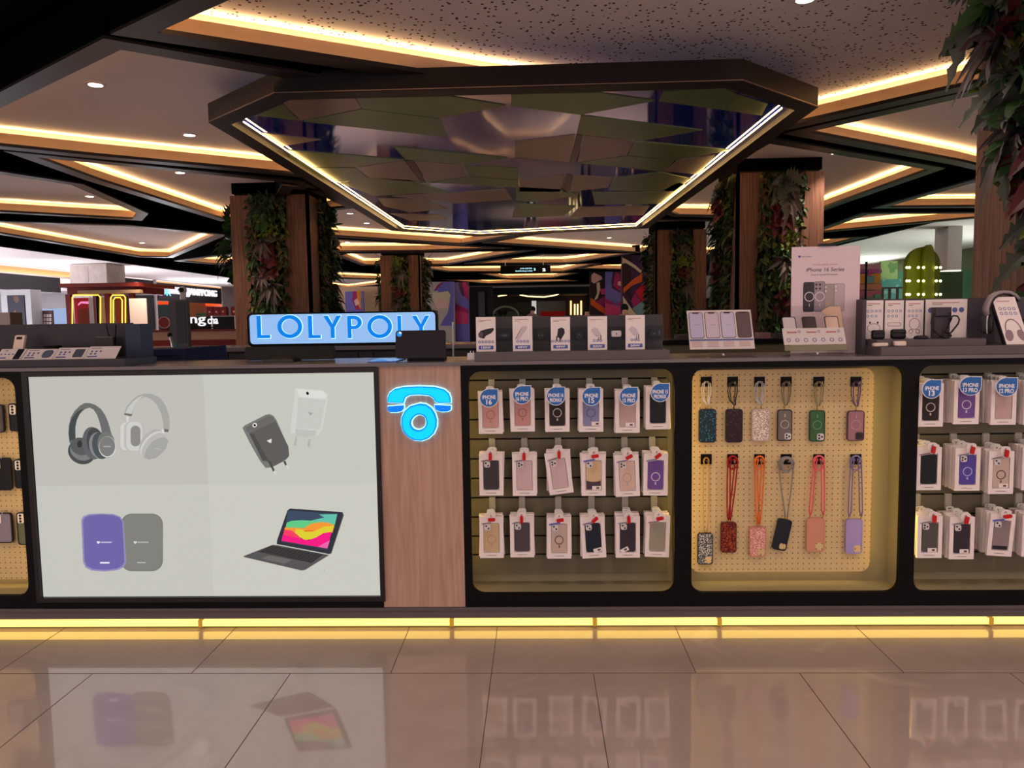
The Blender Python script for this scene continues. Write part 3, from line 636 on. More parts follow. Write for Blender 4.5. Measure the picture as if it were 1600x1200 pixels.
# left columns
qX = (487 - 838) / F * 10.8; qY = 10.8 - D
colm(qX - 1.11, qX, qY, qY + 1.1, ZW, 'large planted wooden column behind the left end of the lit sign', {'front': (.47, .47, .22), 'right': (.72, .68, .3)})
plants(fface(qX - 1.11, qY), 'front of the left column', bandf(.47, .47, ZW), 1.11, zr(13), 41, ['fern', 'broadleaf', 'limeleaf', 'rosette', 'redleaf', 'redleaf', 'rosette', 'rosette', 'fern', 'broadleaf', 'broadleaf', 'redleaf', 'fern'], 1.0)
plants(rface(qX, qY), 'right side of the left column', bandf(.75, .7, ZW), 1.1, zr(10), 42, ['broadleaf', 'fern', 'monstera', 'fern', 'fern', 'rosette', 'fern', 'monstera', 'broadleaf'], 1.05)
plants(lface(qX - 1.11, qY + 1.1), 'left side of the left column', bandf(.5, .5, ZW), 1.1, [2.95, 2.8, 2.6, 2.42, 2.2, 2.0], 43, ['monstera', 'broadleaf', 'broadleaf', 'fern', 'monstera', 'broadleaf'], 1.4)
rX = (658 - 838) / F * 21; rY = 21 - D
colm(rX - 1.08, rX, rY, rY + 1.1, ZW, 'distant planted wooden column above the middle of the lit sign', {'front': (.5, .5, .2), 'right': (.6, .6, .35)})
plants(fface(rX - 1.08, rY), 'front of the distant column', bandf(.5, .5, ZW), 1.08, zr(8), 51, ['limeleaf', 'rosette', 'broadleaf', 'redleaf', 'rosette', 'fern', 'broadleaf'], 1.0)
plants(rface(rX, rY), 'right side of the distant column', bandf(.6, .6, ZW), 1.1, zr(7), 52, ['fern', 'monstera', 'fern'], 1.1)
plants(lface(rX - 1.08, rY + 1.1), 'left side of the distant column', bandf(.6, .6, ZW), 1.1, zr(5), 53, ['fern', 'broadleaf'], 1.0)
# ================================================================== MALL BACKGROUND
def wallbox(name, x0, x1, y0, y1, z0, z1, m, label=None):
    o = tag(MB().box(x0, x1, y0, y1, z0, z1).build(name, m), kind='structure')
    if label: o['label'] = label
    return o
XW = -16.6
# left row of shops
wallbox('wall_left', XW - .1, XW, 6, 23.4, 2.49, 3.0, paint((40, 38, 42), .6), 'black fascia over the bright white shop')
wallbox('wall_left', XW - .1, XW, 6, 46, 3.0, 3.06, paint((220, 205, 195), .6), 'pale ledge under the warm cove over the left shops')
wallbox('wall_left', XW - .6, XW - .55, 6, 46, 3.06, 3.3, paint((240, 205, 150), .6), 'warm lit cove wall over the left shops')
slab('cove_strip', XW - .5, XW - .45, 6, 46, 3.07, 3.09, LED_D).location = (0, 0, 0)
o = bpy.data.objects['cove_strip']; tag(o, 'warm light strip in the cove over the left shops', 'light strip')
wallbox('wall_left', -22, -21.9, 6, 46, 0, 2.7, paint((225, 226, 232), .6), 'white back wall of the bright shop')
wallbox('ceiling', -22, XW - .1, 6, 27.4, 2.6, 2.66, paint((225, 226, 232), .7), 'white ceiling of the bright shop')
wallbox('wall_left', -21.9, XW - .1, 27.4, 27.5, 0, 3.0, paint((222, 222, 228), .6), 'white end wall of the bright shop')
for i, (x, y) in enumerate([(4, 442), (8, 447), (24, 451), (36, 444), (37, 448.5), (50, 452), (66, 446), (78, 451), (94, 448)]):
    p = up(x, y, 2.595)
    if p.y > 27.2 or not -21.8 < p.x < -16.8: continue
    l = thing('downlight', 'round flat lamp in the bright white shop ceiling at far left, %s of its row' % ORD[i], 'downlight', p, 'lamps in the white shop')
    MB().cyl((p.x, p.y, p.z), (p.x, p.y, p.z - .02), .16).build('lens', M('shop_lamp', (235, 240, 255), emit=9, ecol=(235, 240, 255)), l)
    MB().cyl((p.x, p.y, p.z + .003), (p.x, p.y, p.z - .012), .19).build('ring', WHITE, l)
al = bpy.data.lights.new('shop', 'AREA'); al.energy = 420; al.size = 4; al.color = (.9, .95, 1)
ao = bpy.data.objects.new('shop_ceiling_light', al); C.objects.link(ao); ao.location = (-19, 20, 2.55)
for y_, e_ in ((14, 260), (22, 320), (31, 320), (40, 200)):
    al = bpy.data.lights.new('shop_fill', 'AREA'); al.energy = e_; al.size = 4; al.size_y = 1.8; al.shape = 'RECTANGLE'; al.color = (.92, .93, 1)
    ao = bpy.data.objects.new('shop_spill_fill', al); C.objects.link(ao); ao.location = (XW - .35, y_, 1.3); ao.rotation_euler = (math.radians(90), 0, math.radians(-90))  # added fill lamps, standing in for light spilling out of the left shops
for y_, e_ in ((16, 160), (26, 200)):
    al = bpy.data.lights.new('shop_fill', 'AREA'); al.energy = e_; al.size = 4; al.size_y = 1.8; al.shape = 'RECTANGLE'; al.color = (.9, 1, .9)
    ao = bpy.data.objects.new('shop_spill_fill', al); C.objects.link(ao); ao.location = (13.2, y_, 1.3); ao.rotation_euler = (math.radians(90), 0, math.radians(90))  # added greenish fill lamps on the right side, no real fixtures
def card(name, label, cat, px0, py0, px1, py1, Xp, m, th=.06, group=None):   # upright panel standing across the sight line at plane y = Xp
    a, b = at(px0, py1, Xp), at(px1, py0, Xp)
    return tag(slab(name, a.x, b.x, Xp, Xp + th, 0, max(a.z, b.z), m), label, cat, group)
def thing_card(name, label, cat, px0, py0, px1, py1, Y, th, layers):
    """board with printed shapes: layers = (name, colour, polygon in photo px)"""
    a, b = at(px0, py1, Y), at(px1, py0, Y)
    t = thing(name, label, cat, ((a.x + b.x) / 2, Y, 0))
    slab('board', a.x, b.x, Y, Y + th, 0, max(a.z, b.z), layers[0], t)
    m = MB()
    for k, (mt, pts) in enumerate(layers[1:]):
        y = Y - .004 - .003 * k; P = [at(u, v, y) for u, v in pts]
        m.mat(mt); m.loft([[(p.x, y, p.z) for p in P], [(p.x, y + .0015, p.z) for p in P]])
    if len(layers) > 1: m.build('print', None, t)
    return t
Ys = 22.5
thing_card('poster', 'tall dark poster of a figure in blue standing in the bright white shop', 'poster', 15.5, 461, 37, 530, 18.5, .05,
    [paint((52, 48, 66), .5), (paint((104, 76, 66), .5), [(21, 463), (29, 463), (30, 470), (26, 474), (22, 470)]), (paint((140, 100, 60), .5), [(20, 490), (24, 484), (25, 492), (27, 505), (22, 504)]), (paint((150, 108, 70), .5), [(30, 500), (33, 488), (35, 490), (33, 506), (29, 507)])])
card('wall_panel', 'light grey upright column in the bright white shop', 'pillar', 8, 452, 47, 560, 19.5, paint((205, 206, 212), .5), .5)
thing_card('poster', 'small menu poster with pale tiles in the bright white shop', 'poster', 66, 485, 82, 530, 20, .05,
    [paint((96, 72, 74), .5)] + [(paint((225, 215, 212), .5), [(68 + 4.4 * i, 491 + 6 * j), (71.5 + 4.4 * i, 491 + 6 * j), (71.5 + 4.4 * i, 495.5 + 6 * j), (68 + 4.4 * i, 495.5 + 6 * j)]) for i in range(3) for j in range(3)])
card('screen', 'small dark screen beside the menu poster in the bright white shop', 'screen', 56, 492, 66, 530, 20.1, paint((70, 74, 96), .4))
card('glass_partition', 'pale blue glass partition low in the bright white shop', 'partition', 47, 482, 107, 530, 20.6, glow((160, 182, 225), .9), .05)  # glass is no lamp; its emission stands in for the shop's light
card('cardboard_box', 'brown box stack at the far left edge beside the dark poster', 'box', -20, 488, 15, 520, 17, paint((84, 66, 54), .7), .5)
# marble column
a, b = at(107, 403, 20.9), at(165, 403, 20.9)
t = thing('marble_column', 'pale marble column above the red kiosk', 'column', ((a.x + b.x) / 2, 21.4, 0))
MARB = wood('marble_tile', (216, 204, 198), (202, 186, 180), (1.4, 1.4, .8), .3)
for k in range(2):
    for j in range(2): slab('marble_tile', a.x + (b.x - a.x) * (k * .5) + .01, a.x + (b.x - a.x) * (k * .5 + .5), 20.9, 22.0, 1.64 * j, 1.64 * j + 1.63, MARB, t)
slab('core', a.x + .02, b.x - .01, 20.92, 21.98, 0, 3.27, paint((150, 140, 134), .6), t)
# red kiosk with lit arches
RK = 15.9; RD = paint((104, 24, 18), .45)
a, b = at(103, 443, RK), at(230, 510, RK)
t = thing('red_kiosk', 'red booth with glowing yellow arches under the marble column', 'kiosk', ((a.x + b.x) / 2, RK + .6, 0))
def rp(px, py, Y=RK): return at(px, py, Y)
slab('roof', a.x, b.x, RK - .3, RK + 1.6, rp(165, 449).z, rp(165, 443).z, paint((120, 40, 30), .5), t)
slab('fascia', a.x + .08, b.x - .2, RK - .1, RK + 1.4, rp(165, 459).z, rp(165, 449).z - .002, RD, t)
slab('awning', rp(133, 485).x, b.x, RK - .28, RK - .12, rp(165, 459).z, rp(165, 454).z, paint((150, 120, 90), .5), t)
slab('counter', a.x + .1, b.x - .1, RK, RK + 1.3, 0, 1.0, RD, t)
for px in (107, 150, 168, 206): slab('post', rp(px, 485).x - .06, rp(px, 485).x + .06, RK, RK + .1, 1.0, rp(165, 459).z - .002, RD, t)
AY = M('arch_led', (255, 200, 60), emit=2.2, ecol=(255, 196, 60))
for (u0, u1, v0) in ((114, 158, 461), (174, 197, 461), (178, 192, 465)):
    P = [rp(u0, 512), rp(u0, v0 + 4), rp(u0 + 3, v0), rp(u1 - 3, v0), rp(u1, v0 + 4), rp(u1, 512)]
    MB().tube([(p.x, RK - .03, p.z) for p in P], .015, 5).build('arch_light', AY, t)
slab('back_panel', rp(176, 485).x, rp(195, 485).x, RK + .12, RK + .14, 1.0, rp(165, 463).z, paint((110, 50, 34), .5), t)
slab('wall_sheet', rp(198, 485).x, rp(203, 485).x, RK + .12, RK + .14, 1.0, rp(165, 463).z, RD, t)
thing_card('poster', 'crimson poster with pink lettering inside the red booth', 'poster', 118, 465, 141, 515, RK + .2, .03, [paint((170, 14, 50), .5), (glow((255, 140, 200), 1), [(122, 475), (126, 471), (140, 471), (140, 475), (127, 474), (122, 478)]), (paint((120, 40, 26), .5), [(121, 483), (140, 482), (140, 508), (122, 508)])])
card('banner', 'blank pale grey banner panel left of the black pole', 'banner', 141, 465, 150, 515, RK + .16, paint((170, 166, 170), .6), .03)
card('banner', 'blank cream banner panel right of the black pole', 'banner', 154, 464, 167, 515, RK + .16, paint((200, 184, 168), .6), .03)
card('banner', 'wide blank cream banner hanging right of the yellow arches', 'banner', 204, 466, 228, 512, RK - .5, paint((206, 188, 172), .6), .03)
tag(MB().cyl((at(151, 500, RK - .4).x, RK - .4, 0), at(151, 462, RK - .4), .03).build('pole', BLACK), 'thin black pole in front of the red booth', 'pole')
# shops further along the left wall
def lw(px, py): return ax(px, py, XW)
def lwall(name, label, px0, px1, pyt, pyb, m, dx=0.0, structure=True, cat='panel'):
    """panel on the left wall from photo column px0 to px1; heights read at px0"""
    A = ax(px0, pyt, XW + dx); B = ax(px1, pyt, XW + dx); zb = ax(px0, pyb, XW + dx).z
    o = MB().box(XW + dx - .08, XW + dx, min(A.y, B.y), max(A.y, B.y), min(zb, A.z), max(zb, A.z)).build(name, m)
    return tag(o, label, None if structure else cat, kind='structure' if structure else None)
lwall('wall_left', 'dark grey shop wall right of the marble column', 195, 243, 434, 540, paint((48, 46, 50), .6))
lwall('wall_left', 'dark fascia behind the long white letters', 243.5, 346, 441, 470, paint((60, 54, 60), .6))
lwall('wall_left', 'orange brown shop interior under the white letters', 243.5, 346, 470, 540, paint((150, 84, 50), .6), -.4)
lwall('wall_left', 'pale pilaster left of the letter fascia', 241, 244, 437, 540, paint((190, 180, 180), .5), .06)
lwall('wall_left', 'broad pale pillar right of the letter fascia', 346, 372, 428, 540, paint((205, 194, 194), .5), .06)
lwall('wall_left', 'dark wall beyond the left shops', 372, 520, 430, 540, paint((60, 50, 50), .6), -.02)
def wtext(name, label, txt, px0, px1, pyt, pyb, mt, bold=.015):
    A = ax(px0, pyt, XW + .05); B = ax(px1, pyt, XW + .05); zb = ax(px0, pyb, XW + .05).z
    m = MB(); m.T = Matrix.Translation((XW + .005, (A.y + B.y) / 2, (A.z + zb) / 2)) @ Matrix.Rotation(math.pi / 2, 4, 'Z')
    m.mat(mt).text(txt, 0, 0, w=abs(B.y - A.y), h=abs(A.z - zb), d=.08, bold=bold)
    return tag(m.build(name), label, 'sign')
WL = glow((255, 250, 255), 1.0)
wtext('shop_sign', 'long white glowing shop letters on the left wall past the red booth', 'EBIGA JJAMPPONG', 261, 338, 447, 462, WL)
wtext('shop_sign', 'short blurred white glowing sign on the dark grey shop wall', 'CAMPUS', 210, 239, 440.5, 447, WL, .08)
m = MB().mat(glow((235, 120, 190), 1.6)); A = ax(250, 453, XW + .06)
m.T = Matrix.Translation((XW + .04, A.y, A.z)) @ Matrix.Rotation(math.pi / 2, 4, 'Z')
m.ringxz(ell(.1, 0, .3, .24), ell(.1, 0, .2, .15), -.04, 0).mat(glow((120, 225, 240), 1.6)).pxz([(.4, -.2), (.5, .2), (.62, -.05), (.74, .2), (.95, -.24), (.74, -.08), (.62, -.24), (.52, -.05)], -.04, 0)
tag(m.build('shop_sign'), 'pink and cyan glowing symbol left of the long white letters', 'sign')
lwall('shop_sign', 'small orange red lit panel under the first white letters', 247, 266, 470.5, 476, glow((230, 70, 20), 1.1), -.2, False, 'sign')
lwall('shop_sign', 'orange red lit panel under the last white letters', 323, 345, 469, 478, glow((235, 80, 24), 1.1), -.2, False, 'sign')
lwall('light_strip', 'thin warm light line under the long white letters', 247, 345, 467.5, 469.5, glow((255, 214, 140), 1.8), -.1, False, 'light strip')
# drinks kiosk with serif letters
GK = 13.4
a, b = at(226, 520, GK), at(376, 520, GK)
t = thing('drinks_kiosk', 'drinks kiosk counter with dark red top and pale stripe, behind the grey post', 'kiosk', ((a.x + b.x) / 2, GK + .4, 0))
zt_ = at(300, 515, GK).z
slab('counter_top', a.x, b.x, GK - .1, GK + .8, zt_ - .04, zt_, paint((104, 26, 22), .4), t)
slab('front', a.x + .02, b.x - .02, GK, GK + .7, 0, zt_ - .041, paint((186, 150, 130), .5), t)
slab('red_stripe', a.x + .02, b.x - .02, GK - .012, GK - .001, at(300, 540, GK).z, at(300, 531, GK).z, paint((112, 26, 24), .5), t)
slab('back_board', at(229, 500, GK).x, b.x, GK + .82, GK + .88, 0, at(300, 494, GK).z, paint((36, 32, 36), .5), t)
slab('teal_panel', at(230, 500, GK).x, at(268, 500, GK).x, GK + .5, GK + .53, zt_, at(250, 475, GK).z, paint((62, 92, 98), .5), t)
slab('green_panel', at(291, 500, GK).x, at(322, 500, GK).x, GK + .5, GK + .53, zt_ + .3, at(300, 489, GK).z, paint((54, 104, 76), .5), t)
slab('shelf', at(320, 500, GK).x, b.x, GK + .35, GK + .6, at(340, 494.5, GK).z, at(340, 493.2, GK).z, paint((170, 170, 176), .4), t)
for px in (320.5, 358, 372): slab('shelf_post', at(px, 500, GK).x - .015, at(px, 500, GK).x + .015, GK + .34, GK + .37, zt_, at(340, 493, GK).z, STEEL, t)
for i, px in enumerate((328, 338.5, 349, 366)):
    a_ = at(px - 4.5, 493.2, GK + .4); b_ = at(px + 4.5, 479, GK + .4); zz = at(340, 493.2, GK).z
    q = thing('tea_tin', 'dark red tin with pale mark on the drinks kiosk shelf, %s from the left' % ('first', 'second', 'third', 'fourth')[i], 'tin', ((a_.x + b_.x) / 2, GK + .45, zz), 'red tins on the kiosk shelf')
    slab('body', a_.x, b_.x, GK + .38, GK + .52, zz + .001, zz + .001 + (b_.z - a_.z) * .86, paint((130, 14, 22), .35), q)
    slab('lid', a_.x + .01, b_.x - .01, GK + .385, GK + .515, zz + .0015 + (b_.z - a_.z) * .86, zz + (b_.z - a_.z), paint((110, 12, 20), .35), q)
    slab('mark', (a_.x + b_.x) / 2 - .02, (a_.x + b_.x) / 2 + .02, GK + .376, GK + .3795, zz + .07, zz + .11, paint((225, 170, 150), .5), q)
p = at(304, 503, GK - .15)
gs = thing('kiosk_sign', 'large white glowing serif letters over the drinks kiosk counter', 'sign', (p.x, GK - .13, p.z))
m = MB().mat(WL).text('gong', at(295, 503, GK - .15).x, at(305, 502.5, GK - .15).z, w=at(322, 500, GK - .15).x - at(268, 500, GK - .15).x, h=.2, y=GK - .15, d=.03, bold=.01); m.build('letters', None, gs)
MB().mat(WL).text('cha', at(333, 500, GK - .15).x, at(333, 500, GK - .15).z, w=at(341, 500, GK - .15).x - at(325, 500, GK - .15).x, h=.17, y=GK - .15, d=.03, bold=.01).build('letters', None, gs)
MB().tube([(at(268, 500, GK).x, GK - .125, at(300, 512, GK).z), (at(341, 500, GK).x, GK - .125, at(300, 512, GK).z)], .012, 5).build('rail', BLACK, gs)
for px in (270, 340): MB().cyl((at(px, 500, GK).x, GK - .11, zt_), (at(px, 500, GK).x, GK - .11, at(300, 500, GK).z), .012).build('stay', BLACK, gs)
q = thing('round_sign', 'small round red sign with pale rim on the drinks kiosk', 'sign', (at(257, 500, GK).x, GK + .1, zt_))
c_ = at(257, 504, GK + .1)
MB().mat(paint((120, 44, 38), .5)).pxz(ell(c_.x, c_.z, .115, .115), GK + .08, GK + .1).build('disc', None, q)
MB().mat(paint((200, 150, 140), .5)).ringxz(ell(c_.x, c_.z, .13, .13), ell(c_.x, c_.z, .115, .115), GK + .075, GK + .1).build('rim', None, q)
slab('foot', c_.x - .06, c_.x + .06, GK + .06, GK + .14, zt_, c_.z - .128, RD, q)
# ---- middle distance: murals, dark store
PUR = paint((64, 36, 72), .5); VIO = paint((104, 100, 176), .5); MAG = paint((150, 36, 96), .5); DRK = paint((44, 26, 34), .5); CRM = paint((206, 190, 160), .5); PNK = paint((222, 176, 172), .5); ORG = paint((196, 88, 34), .5); BRD = paint((170, 24, 44), .5); TEA = paint((110, 140, 146), .5); ROS = paint((190, 60, 110), .5); YEL = paint((200, 130, 30), .5)
m1 = thing_card('mural', 'violet mural with pale cloud shape right of the distant left column', 'mural', 655, 440, 709, 509, 31, .2,
    [paint((180, 168, 160), .6), (VIO, [(709, 440), (709, 509), (688, 509), (692, 500), (700, 488), (703, 470), (700, 455), (678, 454), (682, 448), (694, 441)]), (MAG, [(694, 441), (686, 448), (680, 455), (678, 454), (684, 445), (690, 441)]), (VIO, [(694, 441), (709, 440), (709, 462), (692, 462), (684, 456)]),
     (CRM, [(676, 458), (700, 455), (704, 460), (702, 472), (696, 480), (680, 478), (676, 470)]), (PNK, [(682, 470), (690, 466), (696, 470), (702, 476), (700, 482), (688, 482), (684, 484), (680, 478)]), (PUR, [(676, 484), (684, 486), (682, 500), (676, 509)])])
m2 = thing_card('mural', 'narrow purple and pink mural panel left of the dark store entrance', 'mural', 711, 441, 732, 506, 31.2, .2,
    [VIO, (PUR, [(716, 441), (732, 441), (732, 465), (722, 462), (718, 452)]), (MAG, [(722, 441), (728, 441), (732, 450), (732, 470), (726, 462), (724, 450)]), (MAG, [(711, 474), (732, 484), (732, 490), (711, 484)]), (ROS, [(711, 484), (732, 490), (732, 506), (711, 506)])])
m3 = thing_card('mural', 'small purple mural with yellow stripe left of the distant left column', 'mural', 540, 455, 567, 484, 33, .2,
    [VIO, (MAG, [(552, 455), (560, 455), (558, 468), (562, 478), (567, 484), (556, 484), (550, 468)]), (YEL, [(557, 455), (564, 455), (564, 484), (560, 478)]), (PNK, [(553, 470), (558, 466), (562, 474), (556, 478)])])
wallbox('wall_back', -9.5, -7.6, 33.8, 34.1, 0, 3.0, paint((190, 160, 130), .6), 'tan shopfront wall beside the small mural')
wallbox('wall_back', -6.8, -5.2, 33.8, 34.1, 0, 3.0, paint((190, 160, 130), .6), 'tan shopfront wall right of the small mural')
thing_card('mural', 'dark mural panel with cream arc and orange bar right of the store entrance', 'mural', 922, 424, 946, 494, 25.8, .2,
    [DRK, (PNK, [(924, 430), (928, 426), (940, 432), (941, 436), (928, 443), (924, 440)]), (CRM, [(932, 442), (937, 441), (938, 452), (934, 466), (928, 470), (933, 458)]), (ROS, [(938, 452), (946, 450), (946, 460), (939, 460)]), (ORG, [(923, 465), (946, 482), (946, 492), (923, 476)]), (MAG, [(930, 472), (946, 462), (946, 480)])])
thing_card('mural', 'violet and magenta mural panel between two dark mural panels', 'mural', 946.5, 424, 970, 494, 25.6, .2,
    [VIO, (PUR, [(958, 424), (970, 424), (970, 458), (956, 450), (955, 440)]), (MAG, [(962, 424), (970, 430), (970, 456), (958, 446)]), (PNK, [(966, 440), (970, 439), (970, 447), (965, 445)]), (MAG, [(946, 466), (964, 476), (970, 470), (970, 478), (946, 474)]), (ROS, [(946, 474), (970, 480), (970, 494), (946, 492)])])
thing_card('mural', 'large purple mural with orange and red shapes beside the further right column', 'mural', 972, 398, 1024, 496, 19, .2,
    [PUR, (DRK, [(972, 398), (986, 398), (986, 470), (972, 450)]), (CRM, [(972, 402), (980, 406), (992, 414), (1004, 424), (1002, 428), (990, 418), (978, 411), (972, 412)]), (ORG, [(974, 450), (990, 436), (1004, 426), (1003, 440), (988, 446), (974, 458)]), (BRD, [(992, 456), (1006, 442), (1012, 460), (1004, 472)]), (TEA, [(988, 482), (1004, 470), (1016, 492), (996, 494)]), (CRM, [(973, 462), (988, 484), (996, 494), (984, 496), (974, 476)]), (MAG, [(986, 470), (992, 458), (1002, 472), (990, 480)])])
DS = 34.5
wallbox('wall_back', at(735, 500, DS).x, at(770, 500, DS).x, DS, DS + .3, 0, at(750, 448, DS).z, paint((18, 18, 22), .5), 'black shopfront left of the store entrance')
wallbox('wall_back', at(748, 500, DS).x, at(758, 500, DS).x, DS - .1, DS - .02, 0, at(750, 456, DS).z, paint((66, 74, 78), .5), 'grey green door panel in the black shopfront')
DF = 38.0
wallbox('wall_back', at(735, 500, DF).x, at(925, 500, DF).x, DF, DF + .3, at(830, 460, DF).z, at(830, 447, DF).z, paint((20, 20, 26), .6), 'black fascia over the store entrance')
wallbox('trim_2', at(732, 500, DF).x, at(925, 500, DF).x, DF - .05, DF - .01, at(830, 449, DF).z, at(830, 446, DF).z, paint((150, 136, 130), .4), 'pale line along the fascia over the entrance')
DB = 43.0
wallbox('wall_back', -22, 14, 45.5, 45.6, 0, 3.6, paint((70, 52, 44), .7), 'brown far wall at the end of the mall')
wallbox('wall_right', 13.4, 13.5, 4, 46, 0, 3.4, paint((120, 130, 100), .7), 'muted green far right wall')
wallbox('ceiling', at(765, 500, DF).x, at(925, 500, DF).x, DF + .35, 45.4, 2.67, 2.7, paint((150, 120, 96), .7), 'tan ceiling inside the store entrance')
for i, (P, lab) in enumerate([([(778, 463), (792, 460.5)], 'short warm light line inside the store entrance, at its left'), ([(812, 460.5), (824, 463), (850, 464), (864, 462), (873, 459.5)], 'long curved warm light line inside the store entrance')]):
    tag(MB().tube([at(u, v, DB - 4) for u, v in P], .035, 5).build('light_strip', glow((255, 226, 160), 2.4)), lab, 'light strip')
t = thing('slat_wall', 'brown slatted wall with warm vertical tube lamps inside the store', 'wall panel', (at(900, 500, DB).x, DB, 0))
a, b = at(885, 500, DB), at(916, 500, DB)
slab('backing', a.x, b.x, DB, DB + .1, 0, 2.7, paint((70, 46, 32), .6), t)
for k in range(14): slab('slat', a.x + (b.x - a.x) * (k + .2) / 14, a.x + (b.x - a.x) * (k + .7) / 14, DB - .06, DB - .002, 0, 2.7, paint((96, 64, 44), .6), t)
for px, y0_, y1_ in ((892, 470, 486), (898, 475, 486), (902.5, 475, 486), (908, 470, 486)):
    MB().cyl(at(px, y0_, DB - .1), at(px, y1_ + 6, DB - .1), .045, n=6).build('tube_lamp', glow((255, 220, 140), 2.2), t)
card('display_case', 'grey glass fronted case inside the store entrance', 'cabinet', 840, 470, 884, 492, DB - 1, paint((120, 108, 98), .4), .4)
card('display_wall', 'dark olive display wall inside the store entrance', 'panel', 795, 472, 838, 500, DB - .6, paint((58, 56, 40), .6), .1)
card('display_wall', 'small pale lit menu panel inside the store entrance', 'panel', 831, 470, 838, 492, DB - 2, glow((200, 196, 190), .9), .1)
card('store_counter', 'red counter inside the store entrance', 'counter', 845, 486, 883, 512, DB - 3, paint((190, 20, 24), .4), .6)
t = thing('neon_arch', 'pale green arch with dark butterfly shapes at the store entrance', 'sign', (at(790, 500, 36).x, 36, 0))
MB().mat(paint((150, 160, 140), .5)).tube([at(790 + 20 * math.cos(a_), 494 - 15 * math.sin(a_), 36) for a_ in [math.pi * k / 14 for k in range(15)]], .06, 6).build('arch', None, t)
slab('panel', at(772, 500, 36).x, at(808, 500, 36).x, 36.1, 36.2, 0, at(790, 487, 36).z, paint((84, 96, 74), .5), t)
MB().mat(paint((16, 22, 20), .5)).pxz([(p.x, p.z) for p in (at(u, v, 35.9) for u, v in [(779, 484), (784, 486), (786, 488), (788, 486), (792, 484), (793, 490), (789, 494), (786, 491), (782, 495), (778, 490)])], 35.86, 35.9).build('butterfly', None, t)
# hanging direction sign
HY = 19.5
a, b = at(782, 428, HY), at(860, 414, HY)
t = thing('direction_sign', 'black hanging direction sign with white text and number 2', 'sign', ((a.x + b.x) / 2, HY, b.z))
slab('box', a.x, b.x, HY, HY + .15, a.z, b.z, BLACK, t)
pz = at(850, 421.5, HY)
MB().mat(glow((235, 250, 255), 1.8)).text('2', pz.x, pz.z, h=.085, w=.09, y=HY, d=.01, bold=.05).build('numeral', None, t)
pz = at(821, 419.5, HY)
MB().mat(glow((170, 225, 240), 1.5)).text('ATM CENTER', pz.x + .02, pz.z, h=.035, w=.36, y=HY, d=.01, bold=.03).text('Exit/Parking Lobby', pz.x - .04, at(821, 423.5, HY).z, h=.045, w=.5, y=HY, d=.01, bold=.03).text('2', pz.x + .27, at(821, 421, HY).z, h=.07, w=.06, y=HY, d=.01, bold=.04).build('lettering', None, t)
for px in (791, 850): MB().cyl((at(px, 500, HY).x, HY + .07, b.z + .001), (at(px, 500, HY).x, HY + .07, 3.3), .012, n=6).build('hanger_rod', STEEL, t)
# ---- right side: totem, rail, bulb cactus sign, green wall
RY = 12.0
wallbox('wall_right', 7.9, 13.4, 21.0, 21.1, 0, 2.6, paint((96, 150, 120), .7), 'green wall behind the bulb sign')
wallbox('wall_right', 8.1, 8.4, 21.0, 46, 2.2, 3.28, paint((176, 172, 160), .7), 'pale bulkhead right of the mall')
card('wall_panel', 'dark green plain panel right of the bulb sign', 'panel', 1466, 424, 1505, 520, 14.5, paint((70, 92, 62), .6), .1)
t = thing('wall_box', 'hanging pale wall box glowing at its lower edge, beside the foreground column', 'bulkhead', (at(1492, 400, 15).x, 15, 3.0))
a, b = at(1480, 424, 15), at(1504, 362, 15)
slab('body', a.x, b.x, 15, 15.6, a.z + .03, 3.279, paint((206, 196, 190), .6), t); slab('light_strip', a.x, b.x, 15.0, 15.5, a.z, a.z + .029, glow((255, 236, 210), 1.6), t)
t = thing('cartoon_totem', 'pastel stacked block totem left of the bulb sign', 'totem', (at(1360, 470, RY).x, RY + .2, 0))
cols = [(1345, 1376, 412, 421, (170, 130, 160)), (1344, 1378, 421, 427, (150, 84, 150)), (1346, 1376, 427, 443, (190, 140, 60)), (1344, 1378, 443, 453, (186, 130, 110)), (1345, 1377, 453, 464, (170, 100, 120)), (1344, 1378, 464, 520, (110, 120, 120))]
for (u0, u1, v0, v1, c_) in cols:
    a, b = at(u0, v1, RY), at(u1, v0, RY); slab('block', a.x, b.x, RY, RY + .45, max(a.z, 0) if v1 < 515 else 0, b.z - .004, paint(c_, .6), t)
for (u0, u1, v0, v1, c_) in [(1354, 1366, 431, 442, (96, 156, 158)), (1357, 1361, 421, 432, (170, 70, 140)), (1366, 1376, 460, 466, (80, 160, 140)), (1346, 1356, 466, 474, (160, 50, 60))]:
    a, b = at(u0, v1, RY - .02), at(u1, v0, RY - .02); slab('inlay', a.x, b.x, RY - .03, RY - .001, a.z, b.z, paint(c_, .6), t)
card('wall_panel', 'speckled light green arched display beside the totem', 'panel', 1376, 408, 1403, 440, 17, speck('green_speck', (130, 176, 110), (180, 214, 140), 6, .6), .1)
card('wall_panel', 'speckled turquoise display under the light green one', 'panel', 1376, 436, 1408, 500, 16.8, speck('teal_speck', (96, 170, 160), (150, 206, 196), 6, .6), .1)
t = thing('railing', 'grey metal railing in front of the turquoise display', 'railing', (at(1395, 470, 12.5).x, 12.5, 0))
a, b = at(1376, 449, 12.5), at(1420, 449, 12.5)
slab('top_rail', a.x, b.x, 12.48, 12.52, a.z - .03, a.z, GREY, t)
for px in (1378, 1389, 1401, 1412): slab('post', at(px, 500, 12.5).x - .02, at(px, 500, 12.5).x + .02, 12.48, 12.52, 0, a.z - .031, GREY, t)
BY = 9.0
t = thing('bulb_sign', 'tall olive green cactus shaped sign studded with glowing bulbs', 'sign', (at(1440, 470, BY).x, BY, 0))
LIM = paint((120, 132, 14), .5); LIMD = paint((92, 104, 12), .5)
